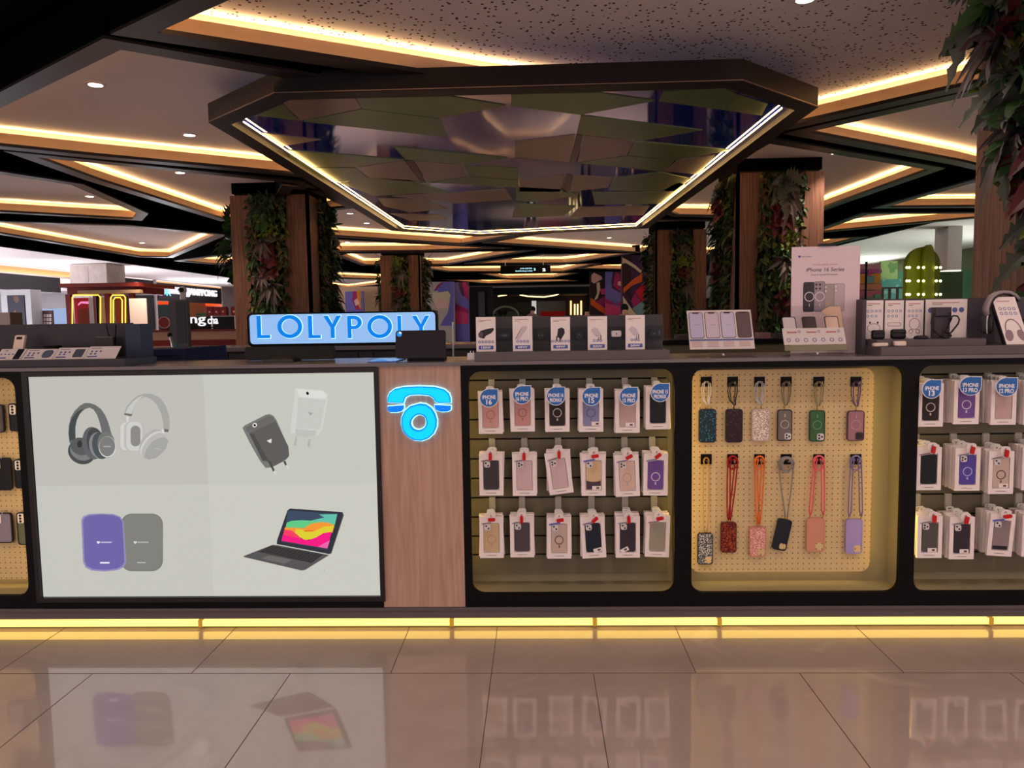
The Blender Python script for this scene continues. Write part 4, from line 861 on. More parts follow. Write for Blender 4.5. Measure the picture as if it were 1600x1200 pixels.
for (u0, u1, v, mt, dy) in ((1415, 1445, 385, LIM, 0), (1443, 1472, 385, LIMD, .1), (1436, 1452, 383, LIM, -.12)):
    a, b = at(u0, 500, BY).x, at(u1, 500, BY).x; zt2 = at(1443, v, BY).z; zs2 = at(1443, v + 28, BY).z
    pts = [(a, 0), (b, 0)] + ([(b, zs2)] + [(a + (b - a) * (.5 + .5 * math.cos(q)), zs2 + (zt2 - zs2) * math.sin(q)) for q in [math.pi * k / 12 for k in range(1, 12)]] + [(a, zs2)] if u0 == 1436 else
           ([(b, zt2)] + [(b - (b - a) * math.sin(q), zs2 + (zt2 - zs2) * math.cos(q)) for q in [math.pi / 2 * k / 8 for k in range(1, 9)]] if u0 == 1415 else [(b - (b - a) * (1 - math.sin(q)), zs2 + (zt2 - zs2) * math.cos(q)) for q in [math.pi / 2 * k / 8 for k in range(8, 0, -1)]] + [(a, zt2)]))
    MB().mat(mt).pxz(pts, BY + dy, BY + dy + .12).build('panel', None, t)
for v in (418, 439, 460, 482):
    for u in (1417, 1421, 1435, 1443, 1463, 1469.5):
        p = at(u, v, BY - .15); MB().ball((p.x, BY - .15, p.z), .02, n=8, m=6).build('bulb', glow((255, 250, 170), 5), t)
gp = at(1354, 404, 11)
tag(MB().mat(glow((210, 255, 240), 6)).ball(gp, .05, n=10, m=6).mat(BLACK).cyl((gp.x, 11, 0), (gp.x, 11, gp.z - .051), .02).build('globe_lamp'), 'small bright white lamp left above the totem', 'lamp')
# distant shoppers
def person(px, py_head, dist, label, shirt, hair=(26, 20, 18)):
    Y = dist - D; p = at(px, py_head, Y); h = p.z + .12; x = p.x
    t = thing('person', label, 'person', (x, Y, 0))
    m = bpy.data.meshes.new('body'); s = h / 1.7
    V = [(0, 0, .95), (0, 0, 1.15), (0, 0, 1.38), (0, 0, 1.47), (0, -.01, 1.56), (0, 0, 1.64), (.1, 0, .9), (.11, .02, .5), (.11, 0, .08), (.11, -.12, .04), (-.1, 0, .9), (-.11, .02, .5), (-.11, 0, .08), (-.11, -.12, .04), (.19, 0, 1.38), (.24, 0, 1.1), (.22, -.1, .86), (.22, -.14, .78), (-.19, 0, 1.38), (-.24, 0, 1.1), (-.22, -.1, .86), (-.22, -.14, .78)]
    E_ = [(0, 1), (1, 2), (2, 3), (3, 4), (4, 5), (0, 6), (6, 7), (7, 8), (8, 9), (0, 10), (10, 11), (11, 12), (12, 13), (2, 14), (14, 15), (15, 16), (16, 17), (2, 18), (18, 19), (19, 20), (20, 21)]
    Rr = [.13, .13, .13, .055, .085, .09, .09, .06, .045, .04, .09, .06, .045, .04, .055, .042, .032, .03, .055, .042, .032, .03]
    m.from_pydata([(x + a * s, Y + b * s, c * s) for a, b, c in V], E_, [])
    o = bpy.data.objects.new('body', m); C.objects.link(o); o.parent = t; o.matrix_parent_inverse = Matrix.Translation((-x, -Y, 0))
    o.modifiers.new('skin', 'SKIN'); 
    for k, v in enumerate(m.skin_vertices[0].data if m.skin_vertices else []): v.radius = (Rr[k] * s, Rr[k] * s); v.use_root = k == 0
    o.modifiers.new('sub', 'SUBSURF').levels = 1
    dg = bpy.context.evaluated_depsgraph_get(); me = bpy.data.meshes.new_from_object(o.evaluated_get(dg)); o.modifiers.clear(); o.data = me
    me.materials.clear(); sk = paint((200, 150, 126), .6); me.materials.append(paint(shirt, .7)); me.materials.append(sk); me.materials.append(paint((40, 40, 50), .7))
    for f in me.polygons: f.material_index = 1 if f.center.z > 1.43 * s or (abs(f.center.x - x) > .15 * s and f.center.z < .9 * s and f.center.y < Y - .06 * s) else (2 if f.center.z < .92 * s else 0); f.use_smooth = True
    MB().ball((x, Y + .025 * s, 1.63 * s), .115 * s, (1, 1.05, 1.0), 12, 8).build('hair', paint(hair, .8), t, True)
person(976, 484, 21, 'distant person with dark hair in a dark top before the large purple mural', (40, 34, 40))
person(832, 485, 30, 'distant person in a pinkish top standing at the store entrance', (150, 110, 110))
person(917, 487, 24, 'distant dark haired person in black beside the narrow mural', (24, 22, 26))
# ================================================================== BOXED CASES ON THE SLAT WALLS
NAVYX = paint((34, 30, 38), .35)
def phone_back(m, cx, cz, w, h, y, style):
    """a case seen from behind, front face at y"""
    col, ring, camn, extra = style
    body = paint(col, .38)
    m.mat(body).pxz(rrect(cx - w / 2, cx + w / 2, cz - h / 2, cz + h / 2, w * .12, 3), y, y + .006)
def case_parts(t, T, cx, cz, w, h, y, style, cam_low=False):
    col, ring, camn, extra = style
    m = MB(); m.T = T; m.mat(paint(col, .38)).pxz(rrect(cx - w / 2, cx + w / 2, cz - h / 2, cz + h / 2, w * .13, 3), y, y + .006)
    if extra == 'duo': m.mat(paint((74, 60, 70), .4)).pxz([(cx - w / 2 + .002, cz - h / 2 + .002), (cx + w / 2 - .002, cz - h / 2 + .002), (cx + w / 2 - .002, cz - h * .16)] + [(cx + w * .46 * math.cos(a), cz - h * .16 - .008 * math.sin(a)) for a in [math.pi * k / 6 for k in range(1, 6)]] + [(cx - w / 2 + .002, cz - h * .16)], y - .0006, y)
    if extra == 'stripes':
        for k in range(7): m.mat(paint(tuple(int(c * .86) for c in col), .4)).box(cx - w * .42 + k * w * .14, cx - w * .40 + k * w * .14, y - .0005, y, cz - h * .45, cz + h * .45)
    if extra == 'bottom': m.mat(NAVYX).box(cx - w * .46, cx + w * .46, y - .0006, y, cz - h * .48, cz - h * .36)
    c = m.build('phone_case', None, t)
    if ring:
        m = MB(); m.T = T; rc = cz - h * .06
        m.mat(paint(ring, .4)).ringxz(ell(cx, rc, w * .30, w * .30, 20), ell(cx, rc, w * .245, w * .245, 20), y - .0012, y - .0001)
        m.box(cx - w * .045, cx + w * .045, y - .0012, y - .0001, rc - w * .52, rc - w * .36); m.build('magnet_ring', None, c)
    if camn:
        m = MB(); m.T = T; s = w * .40; x0 = cx - w * .46; z1 = cz + h * .475
        if cam_low: x0 = cx + w * .46 - s; z1 = cz - h * .475 + s
        m.mat(paint((222, 214, 214), .4)).pxz(rrect(x0, x0 + s, z1 - s, z1, s * .28, 3), y - .002, y - .0002)
        pts = [(.27, .3), (.27, .72), (.7, .5)] if camn == 3 else [(.3, .72), (.68, .3)]
        for u, v in pts: m.mat(NAVYX).pxz(ell(x0 + s * u, z1 - s + s * v, s * .15, s * .15, 10), y - .0032, y - .0021)
        m.build('camera_cutout', None, c)
    return c
BOXY = .028
def cbox(l, r, t_, b_, style, label, group, tilt=0, y=BOXY, sticker=None, bar=None, foot=True, slats_y=None):
    a, b = at(l, b_, y), at(r, t_, y)
    w = b.x - a.x if abs(tilt) < 3 else .1; w = .1; h = .176
    cx = (a.x + b.x) / 2; cz = a.z + h / 2
    t = thing('case_box', label, 'box', (cx, y, a.z + h), group)
    T = Matrix.Translation((cx, y, cz)) @ Matrix.Rotation(math.radians(tilt), 4, 'Y')
    m = MB(); m.T = T; m.mat(CARD)
    o = rrect(-w / 2, w / 2, -h / 2, h / 2, .001, 1); iw = [(-w * .34, -h * .37), (w * .34, -h * .37), (w * .34, h * .35), (-w * .34, h * .35)]
    i = [(w * .34, h * .35)] * 2 + [(-w * .34, h * .35)] * 2 + [(-w * .34, -h * .37)] * 2 + [(w * .34, -h * .37)] * 2
    n = len(o); O = [m.v((x, 0, z)) for x, z in o]; I = [m.v((x, 0, z)) for x, z in iw]
    I = [I[2], I[3], I[0], I[1]]
    q = n // 4
    for k in range(n):
        j = (k + 1) % n; ik, ij = I[k // q], I[j // q]
        m.face([O[k], O[j], ij, ik] if ik is not ij else [O[k], O[j], ij])
    B = [m.v((x, .012, z)) for x, z in o]; J = [m.v((v[0], .0075, v[1])) for v in (iw[2], iw[3], iw[0], iw[1])]
    for k in range(n): m.face([O[(k + 1) % n], O[k], B[k], B[(k + 1) % n]])
    for k in range(4): m.face([I[k], I[(k + 1) % 4], J[(k + 1) % 4], J[k]])
    m.face(J); m.face(B); m.build('carton', None, t)
    case_parts(t, T, 0, -h * .01, w * .63, h * .69, .0012, style)
    if foot:
        m = MB(); m.T = T; m.mat(INK); m.pxz([(-.024, -h * .43), (-.019, -h * .43), (-.0215, -h * .448)], -.0004, -.0001).box(-.017, .02, -.0004, -.0001, -h * .442, -h * .431); m.build('print', None, t)
    if sticker:
        m = MB(); m.T = T @ Matrix.Translation((sticker[0] * w, 0, -h * .31)) @ Matrix.Rotation(math.radians(sticker[1]), 4, 'Y')
        m.mat(CARD).box(-.018, .018, -.0008, -.0003, -.0085, .0085).mat(INK).box(-.001, .011, -.0011, -.00085, -.004, .004); m.build('price_sticker', None, t)
    if bar:
        m = MB(); m.T = T @ Matrix.Translation((-w * .18, 0, h * .345)) @ Matrix.Rotation(math.radians(-9), 4, 'Y')
        m.mat(paint(bar, .2)).box(-.024, .024, -.0011, -.0004, -.004, .004).mat(INK).box(-.019, .019, -.0014, -.00115, -.0015, .0015); m.build('seal_strip', None, t)
    m = MB(); m.T = T; m.mat(paint((226, 220, 216), .3)); m.ringxz(rrect(-.017, .017, h / 2 - .004, h / 2 + .018, .008, 2), rrect(-.008, .008, h / 2 + .007, h / 2 + .012, .002, 2), .004, .005); m.build('hang_tab', None, t)
    return t, cx, cz, h
def spare(cx, cz, y, label, group, tilt):
    h = .176; w = .1
    t = thing('case_box', label, 'box', (cx, y, cz + h / 2), group)
    T = Matrix.Translation((cx, y, cz)) @ Matrix.Rotation(math.radians(tilt), 4, 'Y')
    m = MB(); m.T = T; m.mat(CARD).box(-w / 2, w / 2, 0, .012, -h / 2, h / 2); m.build('carton', None, t)
    m = MB(); m.T = T; m.mat(paint((226, 220, 216), .3)); m.ringxz(rrect(-.017, .017, h / 2 - .004, h / 2 + .018, .008, 2), rrect(-.008, .008, h / 2 + .007, h / 2 + .012, .002, 2), .004, .005); m.build('hang_tab', None, t)
def hook(cx, ztop, zarm, label, red=None, y0=.13, y1=-.004):
    t = thing('display_hook', label, 'hook', (cx, y0, ztop), 'slat wall hooks')
    slab('bracket', cx - .013, cx + .013, y0 - .008, y0 + .0025, zarm - .006, ztop, M('clear_hook', (220, 214, 200), .2, alpha=.45), t)
    MB().tube([(cx, y0 - .006, zarm), (cx, y1 + .006, zarm), (cx, y1, zarm + .006)], .0026, 6).build('arm', STEEL, t)
    if red is not None:
        m = MB(); m.T = Matrix.Translation((cx + (.006 if abs(red) > 20 else 0), y1 - .006, zarm - .012)) @ Matrix.Rotation(math.radians(red), 4, 'Y')
        m.mat(RED).loft([[(x, y, z) for x, z in rrect(-.0065, .0065, -.017, .013, .004, 3)] for y in (-.005, .005)]); m.build('lock', None, t)
        m = MB(); m.mat(paint((228, 214, 212), .4)).ringxz(rrect(cx - .02, cx + .02, zarm - .022, zarm + .014, .014, 4), rrect(cx - .006, cx + .006, zarm - .004, zarm + .003, .002, 4), y1 + .002, y1 + .004); m.build('price_holder', None, t)
def droptag(cxp, czp, l1, l2, label, y=-.012, r=.0385, yaw=0, small=False):
    p = at(cxp, czp, y); t = thing('size_tag', label, 'tag', (p.x, y, p.z), 'blue drop shaped tags')
    T = Matrix.Translation((p.x, y, p.z)) @ Matrix.Rotation(math.radians(yaw), 4, 'Z')
    def drop(r): return [(r * math.cos(a), r * math.sin(a)) for a in [math.radians(90 + 270 * k / 20) for k in range(21)]] + [(r, r)]
    m = MB(); m.T = T; m.mat(TAGT).pxz(drop(r), 0, .0016).mat(TAGB).pxz(drop(r * .93), -.0005, -.0001); m.build('board', None, t)
    m = MB(); m.T = T; m.mat(TAGT)
    two = small
    m.text(l1, 0, r * .10, w=r * (1.62 if two else 1.4), h=r * .42, y=-.0007, d=.0003, bold=.03).text(l2, 0, -r * .42, w=r * (1.3 if len(l2) > 3 else .6), h=r * (.44 if len(l2) > 3 else .56), y=-.0007, d=.0003, bold=.03)
    m.build('lettering', None, t)
    MB().mat(NAVYX).tube([(p.x, y - .001, p.z + r * .94), (p.x, y + .006, p.z + r * 1.02)], .0012, 4).build('pin', None, t)
CN = ['first', 'second', 'third', 'fourth', 'fifth', 'sixth']; RN = ['top', 'middle', 'bottom']
ST = dict(pink=((200, 150, 142), (168, 116, 112), 0, ''), pink2=((192, 138, 134), (156, 104, 106), 0, ''), blackr=((38, 28, 24), (200, 186, 180), 0, ''), blue=((132, 132, 172), (104, 100, 128), 0, ''), clear=((190, 160, 160), None, 0, ''),
          black=((24, 26, 28), None, 0, ''), dgrey=((62, 54, 60), None, 2, ''), clear3=((204, 174, 178), None, 3, ''), tan=((206, 176, 140), None, 2, 'duo'), clearr=((212, 180, 166), (190, 160, 150), 3, ''), purple=((112, 78, 148), (210, 200, 220), 0, 'stripes'),
          wood=((204, 176, 140), (184, 150, 118), 2, 'stripes'), plum=((80, 68, 76), None, 2, ''), greyr=((196, 172, 162), (96, 80, 82), 2, ''), navy=((28, 32, 48), None, 2, ''), dplum=((54, 44, 52), None, 2, ''), smoke=((158, 148, 132), None, 0, 'stripes'),
          violet=((88, 74, 160), (180, 176, 226), 3, 'stripes'), smoked=((84, 80, 78), None, 3, ''), cbot=((140, 124, 126), None, 2, 'bottom'))
LST = dict(pink='pink case with ring', pink2='dusty pink case with ring', blackr='black case with white ring', blue='grey blue case with ring', clear='clear case and price sticker', black='plain black case', dgrey='dark grey case', clear3='clear case and three camera holes', tan='tan case with dark foot',
           clearr='clear peach case with faint ring', purple='purple case with white ring', wood='striped cream case', plum='plum grey case', greyr='clear case with dark ring', navy='navy case', dplum='dark plum case', smoke='smoky clear case', violet='violet case with pale ring', smoked='smoked clear case', cbot='clear case with black foot')
MID = [[(747, 786, 611, 678, 'pink', 0, 2), (797, 836, 609, 674.6, 'pink2', 0, 1), (851.6, 890, 609, 675, 'blackr', 0, 2), (904, 943, 607, 675, 'blue', 0, 3), (961, 1000, 609, 676.5, 'clear', 0, 4), (1009, 1047, 606, 671, 'black', 0, 4)],
       [(748, 787, 707, 774.5, 'dgrey', 0, 3), (800, 839, 707, 775, 'clear3', 0, 3), (854, 893, 708, 772, 'clear3', -7, 3), (908, 947, 711, 775, 'tan', 0, 3), (959.5, 1000.5, 711, 776, 'clearr', -2, 4), (1005, 1044, 705, 774.5, 'purple', 1, 4)],
       [(748.6, 787.5, 805.5, 872, 'wood', 0, 3), (796.5, 835, 804, 871, 'plum', 0, 3), (854.5, 893, 807, 873, 'greyr', 0, 4), (907, 947, 804, 872, 'navy', -3, 4), (961, 1001, 806, 871.5, 'dplum', 0, 4), (1008, 1047, 805, 870.5, 'smoke', 2, 4)]]
RIG = [[(1436, 1473, 594, 667, 'blackr', 0, 5), (1489, 1532, 595, 663, 'purple', 0, 6), (1548, 1589, 596, 664, 'clear', 0, 6), (1600, 1640, 596, 664, 'pink', 0, 6)],
       [(1433, 1470, 699, 766, 'black', 0, 5), (1492, 1532, 701, 767, 'violet', 0, 6), (1544, 1585, 704, 772, 'greyr', 0, 6), (1597, 1637, 700, 766, 'dgrey', 0, 6)],
       [(1432, 1474, 805, 872, 'smoked', 0, 5), (1482, 1524, 809, 874, 'dplum', 0, 6), (1545, 1584, 804, 869, 'cbot', 4, 6), (1597, 1637, 805, 870, 'navy', 0, 6)]]
HROW = [(0, 1), (3, 4), (6, 7)]
rr = random.Random(3)
REDA = [[None] * 6, [0, 0, 0, 82, 62, 52], [88, 0, 82, 48, -4, 80]]
STK = {(0, 3): (.2, 0), (0, 4): (.1, 0), (1, 3): (.12, 0), (2, 3): (.16, -12), (2, 4): (-.14, -28), (2, 2): None}
BARC = [(200, 200, 214), (212, 176, 176), (206, 196, 200), (196, 190, 184), (120, 130, 226), (196, 176, 206)]
for side, TB in (('middle', MID), ('right', RIG)):
    for r, row in enumerate(TB):
        for c, (l, rt, t_, b_, st, tilt, nb) in enumerate(row):
            y = BOXY if side == 'middle' else .012
            w_ = 'slat niche beside the wood panel' if side == 'middle' else 'right edge slat niche'
            lab = '%s, front box on %s hook, %s row, %s niche' % (LST[st], CN[c], RN[r], side)
            stick = STK.get((r, c)) if side == 'middle' else ((0.1, 0) if (r, c) in ((1, 2), (2, 1), (2, 0)) else None)
            g, cx, cz, h = cbox(l, rt, t_, b_, ST[st], lab, 'boxed phone cases in the %s niche' % side, tilt, y, stick, BARC[(c + r) % 6] if r else None)
            step = .0145 if side == 'middle' else .0175
            z0_ = GR[::-1][0] if False else None
            for k in range(nb):
                yy = y + step * (k + 1)
                if yy > .114: break
                spare(cx + rr.uniform(-.003, .003), cz + rr.uniform(-.002, .004) + (.002 if r else .0), yy, 'plain white box behind the front box, %s hook, %s row, %s niche' % (CN[c], RN[r], side if side == 'middle' else 'right edge'), 'boxed phone cases in the %s niche' % side, rr.uniform(-2.2, 2.2) + tilt * .2)
            zt3 = GR[HROW[r][0]]; za = cz + h / 2 + .0095
            hook(cx, zt3 + .004, za, 'clear slat wall hook, %s from left, %s row, %s niche' % (CN[c], RN[r], side if side == 'middle' else 'right edge'), (REDA[r][c] if side == 'middle' else (None if r == 0 else (8, 10, 5, 60)[c] if r == 1 else (0, 14, 80, 0)[c])), y1=-.004 if side == 'middle' else -.014)
for a in [(764, 622, 'IPHONE', '16', 'first tag of the middle niche, over a pink case', 0, 0), (815.5, 617, 'IPHONE', '16 PRO', 'second tag of the middle niche, over a dusty pink case', 0, 0), (868.5, 619, 'IPHONE 16', 'PROMAX', 'third tag of the middle niche, over a black case', 0, 1), (924, 619.5, 'IPHONE', '15', 'fourth tag of the middle niche, over a grey blue case', 0, 0),
          (982.5, 619.5, 'IPHONE', '15 PRO', 'fifth tag of the middle niche, over a clear case', 0, 0), (1031.5, 613.5, 'IPHONE 15', 'PROMAX', 'last tag of the middle niche, over a black case', 0, 1)]:
    droptag(a[0], a[1], a[2], a[3], 'blue drop shaped size tag, ' + a[4], yaw=a[5], small=a[6])
for a in [(1456, 608, 'IPHONE', '13', 'over the black case at the left of the right niche', 0), (1516.5, 603, 'IPHONE', '13 PRO', 'turned aside over the purple case in the right niche', -28), (1573, 604.5, 'IPHONE', '12 PRO', 'over the third box of the right niche', -16)]:
    droptag(a[0], a[1], a[2], a[3], 'blue drop shaped size tag ' + a[4], y=-.024, yaw=a[5])
# ================================================================== STRAP CASES ON THE PEGBOARD
PY = .100
GL = dict(teal=speck('teal_glitter', (18, 42, 58), (60, 120, 150), 260, .9, .25), maroon=speck('maroon_glitter', (40, 18, 26), (90, 40, 60), 220, .93, .25), silver=speck('silver_glitter', (170, 140, 130), (240, 226, 220), 330, .55, .3),
          pepper=speck('pepper_glitter', (58, 62, 70), (200, 200, 210), 380, .66, .3), ruby=speck('ruby_glitter', (86, 22, 18), (176, 80, 40), 330, .7, .25), rose=speck('rose_glitter', (196, 120, 112), (240, 190, 180), 360, .6, .3))
def strapcase(kind, x0, x1, y0, y1, mat, rim, camn, label, sname, hookx, hooky, strap, sc, tilt=0, ring=None):
    a, b = at(x0, y1, PY), at(x1, y0, PY); cx, cz = (a.x + b.x) / 2, (a.z + b.z) / 2; w, h = b.x - a.x, b.z - a.z
    if tilt: w *= .82
    t = thing('strap_case', label, 'phone case', (cx, PY, b.z), 'strap cases on the pegboard')
    T = Matrix.Translation((cx, PY, cz)) @ Matrix.Rotation(math.radians(tilt), 4, 'Y')
    m = MB(); m.T = T; m.mat(rim)
    m.ringxz(rrect(-w / 2, w / 2, -h / 2, h / 2, w * .17, 4), rrect(-w * .45, w * .45, -h * .475, h * .475, w * .13, 4), -.001, .009)
    m.mat(mat).pxz(rrect(-w * .45, w * .45, -h * .475, h * .475, w * .13, 4), .0002, .008); bod = m.build('body', None, t)
    if ring:
        m = MB(); m.T = T; m.mat(paint(ring, .4)).ringxz(ell(0, h * .03, w * .3, w * .3, 20), ell(0, h * .03, w * .25, w * .25, 20), -.001, .0001).box(-w * .04, w * .04, -.001, .0001, h * .26, h * .36); m.build('magnet_ring', None, bod)
    if camn:
        s = w * .44; xx = w * .43 - s; zz = -h * .455
        m = MB(); m.T = T
        if camn == 9: m.mat(PEG).pxz(rrect(xx, xx + s, zz, zz + s * .95, s * .3, 4), -.0012, .0001)
        else:
            m.mat(paint((214, 204, 206) if camn > 0 else (58, 44, 54), .4)).pxz(rrect(xx, xx + s, zz, zz + s, s * .25, 4), -.0025, .0001)
            for u, v in ((.3, .28), (.3, .72), (.7, .5)): m.mat(NAVYX).pxz(ell(xx + s * u, zz + s * v, s * .15, s * .15, 10), -.0038, -.0026)
        m.build('camera_cutout', None, bod)
    hp = at(hookx, hooky, PY - .008); mt = paint(sc, .45) if strap != 'chain' else GOLD
    tops = [T @ Vector((sx * w * (.34 if strap in ('pair',) else .04), .003, h / 2)) for sx in (-1, 1)]
    m = MB(); m.mat(mt); y = PY - .008
    if strap == 'short':
        q = tops[0].lerp(tops[1], .5); zq = q.z + .018
        for sx, bw in ((-1, .02), (-1, .011), (1, .02), (1, .011)):
            m.tube([(hp.x + sx * .002, y, hp.z + .006), (hp.x + sx * bw * .8, y - .003, hp.z - .004), (hp.x + sx * bw, y, hp.z - .035), (hp.x + sx * bw * .62, y, zq + .02), (q.x + sx * .003, y, zq)], .0027, 6)
        m.mat(GOLD if sc[0] > 100 else NAVYX).tube([(q.x, y, zq + .004), (q.x - .004, y + .002, q.z + .008), (q.x, .102, q.z - .001)], .0018, 5)
    else:
        R_ = {'coil': .022, 'pair': .024, 'bigcoil': .033, 'chain': .012}[strap]
        for k in range(2 if strap != 'bigcoil' else 4):
            m.tube([(hp.x + R_ * (1 - .14 * k) * math.cos(a_), y - .003 * k, hp.z - R_ * .55 - .002 * k + R_ * (1.25 if strap != 'bigcoil' else .9) * math.sin(a_)) for a_ in [2 * math.pi * j / 22 for j in range(22)]], .0030 if strap != 'chain' else .0018, 6, closed=True)
        for sx in (-1, 1):
            q = tops[0 if sx < 0 else 1]
            for k in range(2 if strap in ('coil', 'pair') else 1):
                e = sx * (R_ * .95 - .012 * k)
                lo = q.x + sx * (.006 - .012 * k) if strap != 'bigcoil' else q.x + sx * (.004)
                m.tube([(hp.x + e * .5, y, hp.z + .004), (hp.x + e, y, hp.z - .02), ((hp.x + e + lo) / 2 + sx * .001, y, (hp.z + q.z) / 2), (lo, y, q.z + .034), (q.x + sx * .002, y, q.z + .012)], .0030 if strap != 'chain' else .0016, 6)
            m.mat(GOLD if sc[0] > 100 else NAVYX).tube([(q.x, y, q.z + .014), (q.x + sx * .003, y + .003, q.z + .006), (q.x, .103, q.z - .001)], .0018, 5).mat(mt)
    m.build('strap', None, t, True)
hx = [(1095, 1112), (1136.5, 1153), (1178.6, 1195), (1220, 1237), (1271, 1288), (1329, 1346)]
for r, (va, vb) in enumerate(((588.5, 604), (709.5, 725.5))):
    for c, (a_, b_) in enumerate(hx):
        p0, p1 = at(a_, vb, .114), at(b_, va, .114); cx = (p0.x + p1.x) / 2
        t = thing('peg_hook', 'black square peg hook, %s from left in the %s row of the pegboard' % (CN[c], 'upper' if r == 0 else 'lower'), 'hook', (cx, .118, p0.z), 'peg hooks')
        slab('plate', p0.x, p1.x, .112, .1175, p0.z, p1.z, BLACK, t)
        zc = p0.z + .016
        MB().tube([(cx, .113, zc), (cx, .078, zc), (cx, .072, zc + .008)], .003, 6).build('prong', STEEL, t)
P_ = [('teal', 1092, 1119, 639, 691.6, GL['teal'], NAVYX, 0, 'dark teal glitter case on a short white strap', 'short', (224, 216, 210), None), ('m', 1133.6, 1160.6, 639, 691.6, GL['maroon'], NAVYX, 0, 'dark maroon glitter case on a short black strap', 'short', (70, 62, 60), None),
      ('s', 1175, 1203, 639, 689, GL['silver'], paint((190, 170, 164), .3), 0, 'silver sparkle case on a short pale strap', 'short', (190, 190, 196), None), ('g', 1214.5, 1238, 640, 689, paint((112, 102, 98), .3), NAVYX, 3, 'grey case with white camera plate on a short khaki strap', 'short', (132, 120, 100), (180, 172, 170)),
      ('gr', 1264.5, 1289.5, 641, 690, paint((56, 96, 60), .35), paint((34, 60, 40), .3), 3, 'green case with white camera plate on a short strap', 'short', (150, 140, 106), (110, 140, 110)), ('mv', 1323.5, 1351, 641.5, 689, paint((150, 106, 120), .35), paint((74, 44, 60), .3), -1, 'mauve case with dark camera plate on a short purple strap', 'short', (110, 84, 120), (176, 136, 148))]
for c, (k, x0, x1, y0, y1, mt, rim, cam_, lab, stp, sc, ring) in enumerate(P_):
    strapcase(k, x0, x1, y0, y1, mt, rim, cam_, lab, '', sum(hx[c]) / 2, 598, stp, sc, 0, ring)
LAV = paint((158, 142, 200), .35)
P_ = [(1090, 1114, 833, 882, GL['pepper'], NAVYX, 9, 'grey sparkle case hanging low on a gold chain', 'chain', (200, 160, 80), 0), (1126, 1151, 816, 863.5, GL['ruby'], paint((88, 26, 24), .3), 0, 'dark ruby glitter case on a long red cord', 'coil', (158, 22, 30), 0),
      (1171, 1197, 823, 869.6, GL['rose'], paint((206, 130, 116), .3), 9, 'pink glitter case on a long orange cord', 'coil', (226, 112, 48), 0), (1208, 1236, 811, 860, paint((30, 30, 40), .35), NAVYX, 9, 'black case hanging tilted on a long grey cord', 'bigcoil', (136, 130, 128), 12),
      (1260, 1289, 809, 862, paint((204, 140, 116), .4), paint((204, 140, 116), .4), 9, 'peach case on a long coral cord', 'pair', (226, 96, 104), 0), (1321, 1348, 811, 865, LAV, LAV, 9, 'lavender case on a long lavender cord', 'pair', (124, 110, 160), 0)]
for c, (x0, x1, y0, y1, mt, rim, cam_, lab, stp, sc, tl) in enumerate(P_):
    strapcase('', x0, x1, y0, y1, mt, rim, cam_, lab, '', sum(hx[c]) / 2, 718, stp, sc, tl)
# cases on the left pegboard, cut by the frame
def pegcase(x0, x1, y0, y1, col, camera, label):
    a, b = at(x0, y1, .10), at(x1, y0, .10); w = .078
    cx = b.x - w / 2 if camera is None or camera == 0 else a.x + w / 2
    t = thing('phone_case', label, 'phone case', (cx, .1, b.z), 'cases on the left pegboard')
    m = MB(); m.mat(NAVYX).ringxz(rrect(cx - w / 2, cx + w / 2, a.z, b.z, .012, 4), rrect(cx - w * .45, cx + w * .45, a.z + .004, b.z - .004, .01, 4), .095, .106); m.mat(paint(col, .35)).pxz(rrect(cx - w * .45, cx + w * .45, a.z + .004, b.z - .004, .01, 4), .097, .105); bo = m.build('body', None, t)
    m = MB(); s = .026; x = cx - w * .42; z = b.z - .006
    m.mat(WHITE).pxz(rrect(x, x + s, z - s * 1.6, z, .006, 3), .0935, .0965)
    for k in range(3): m.mat(NAVYX).pxz(ell(x + s * .5, z - s * (.3 + .5 * k), .0055, .0055, 10), .092, .0934)
    m.build('camera_cutout', None, bo)
    MB().mat(STEEL).tube([(cx, .1175, b.z + .006), (cx, .097, b.z + .004), (cx, .096, b.z - .004)], .002, 5).build('prong', None, t)
for a_ in [(-20, 5, 632, 676, (92, 78, 78), None, 'dark grey case cut by the left photo edge, upper row'), (16.5, 40, 630, 674, (26, 24, 28), 1, 'black case with white camera plate half behind the left niche frame, upper row'),
           (-8, 16.5, 715, 766, (22, 20, 22), None, 'plain black case in the middle row of the left pegboard'), (25, 50, 717, 763, (24, 24, 30), 1, 'black case half behind the left niche frame, middle row'),
           (-6, 18, 801, 848, (140, 130, 148), None, 'lavender grey case in the lower row of the left pegboard'), (29.5, 55, 800, 851, (96, 104, 88), 1, 'sage green case half behind the left niche frame, lower row')]: pegcase(*a_)
# ================================================================== ON TOP OF THE WORKTOP
def zz(px, py, Y): return at(px, py, Y).z
def info_print(m, T, w, h, rows, y=-.0006, cols=4, badge=None, title=True):
    m.T = T; m.mat(INKR if False else INK)
    if title: m.box(-w * .38, w * .12, y, y + .0004, h * .40, h * .42).box(-w * .38, -w * .1, y, y + .0004, h * .36, h * .375)
    for r in range(rows):
        for c in range(cols): m.mat(INKB).ringxz(ell(-w * .30 + c * w * .17, h * .2 - r * h * .11, w * .05, w * .05, 10), ell(-w * .30 + c * w * .17, h * .2 - r * h * .11, w * .03, w * .03, 10), y, y + .0004)
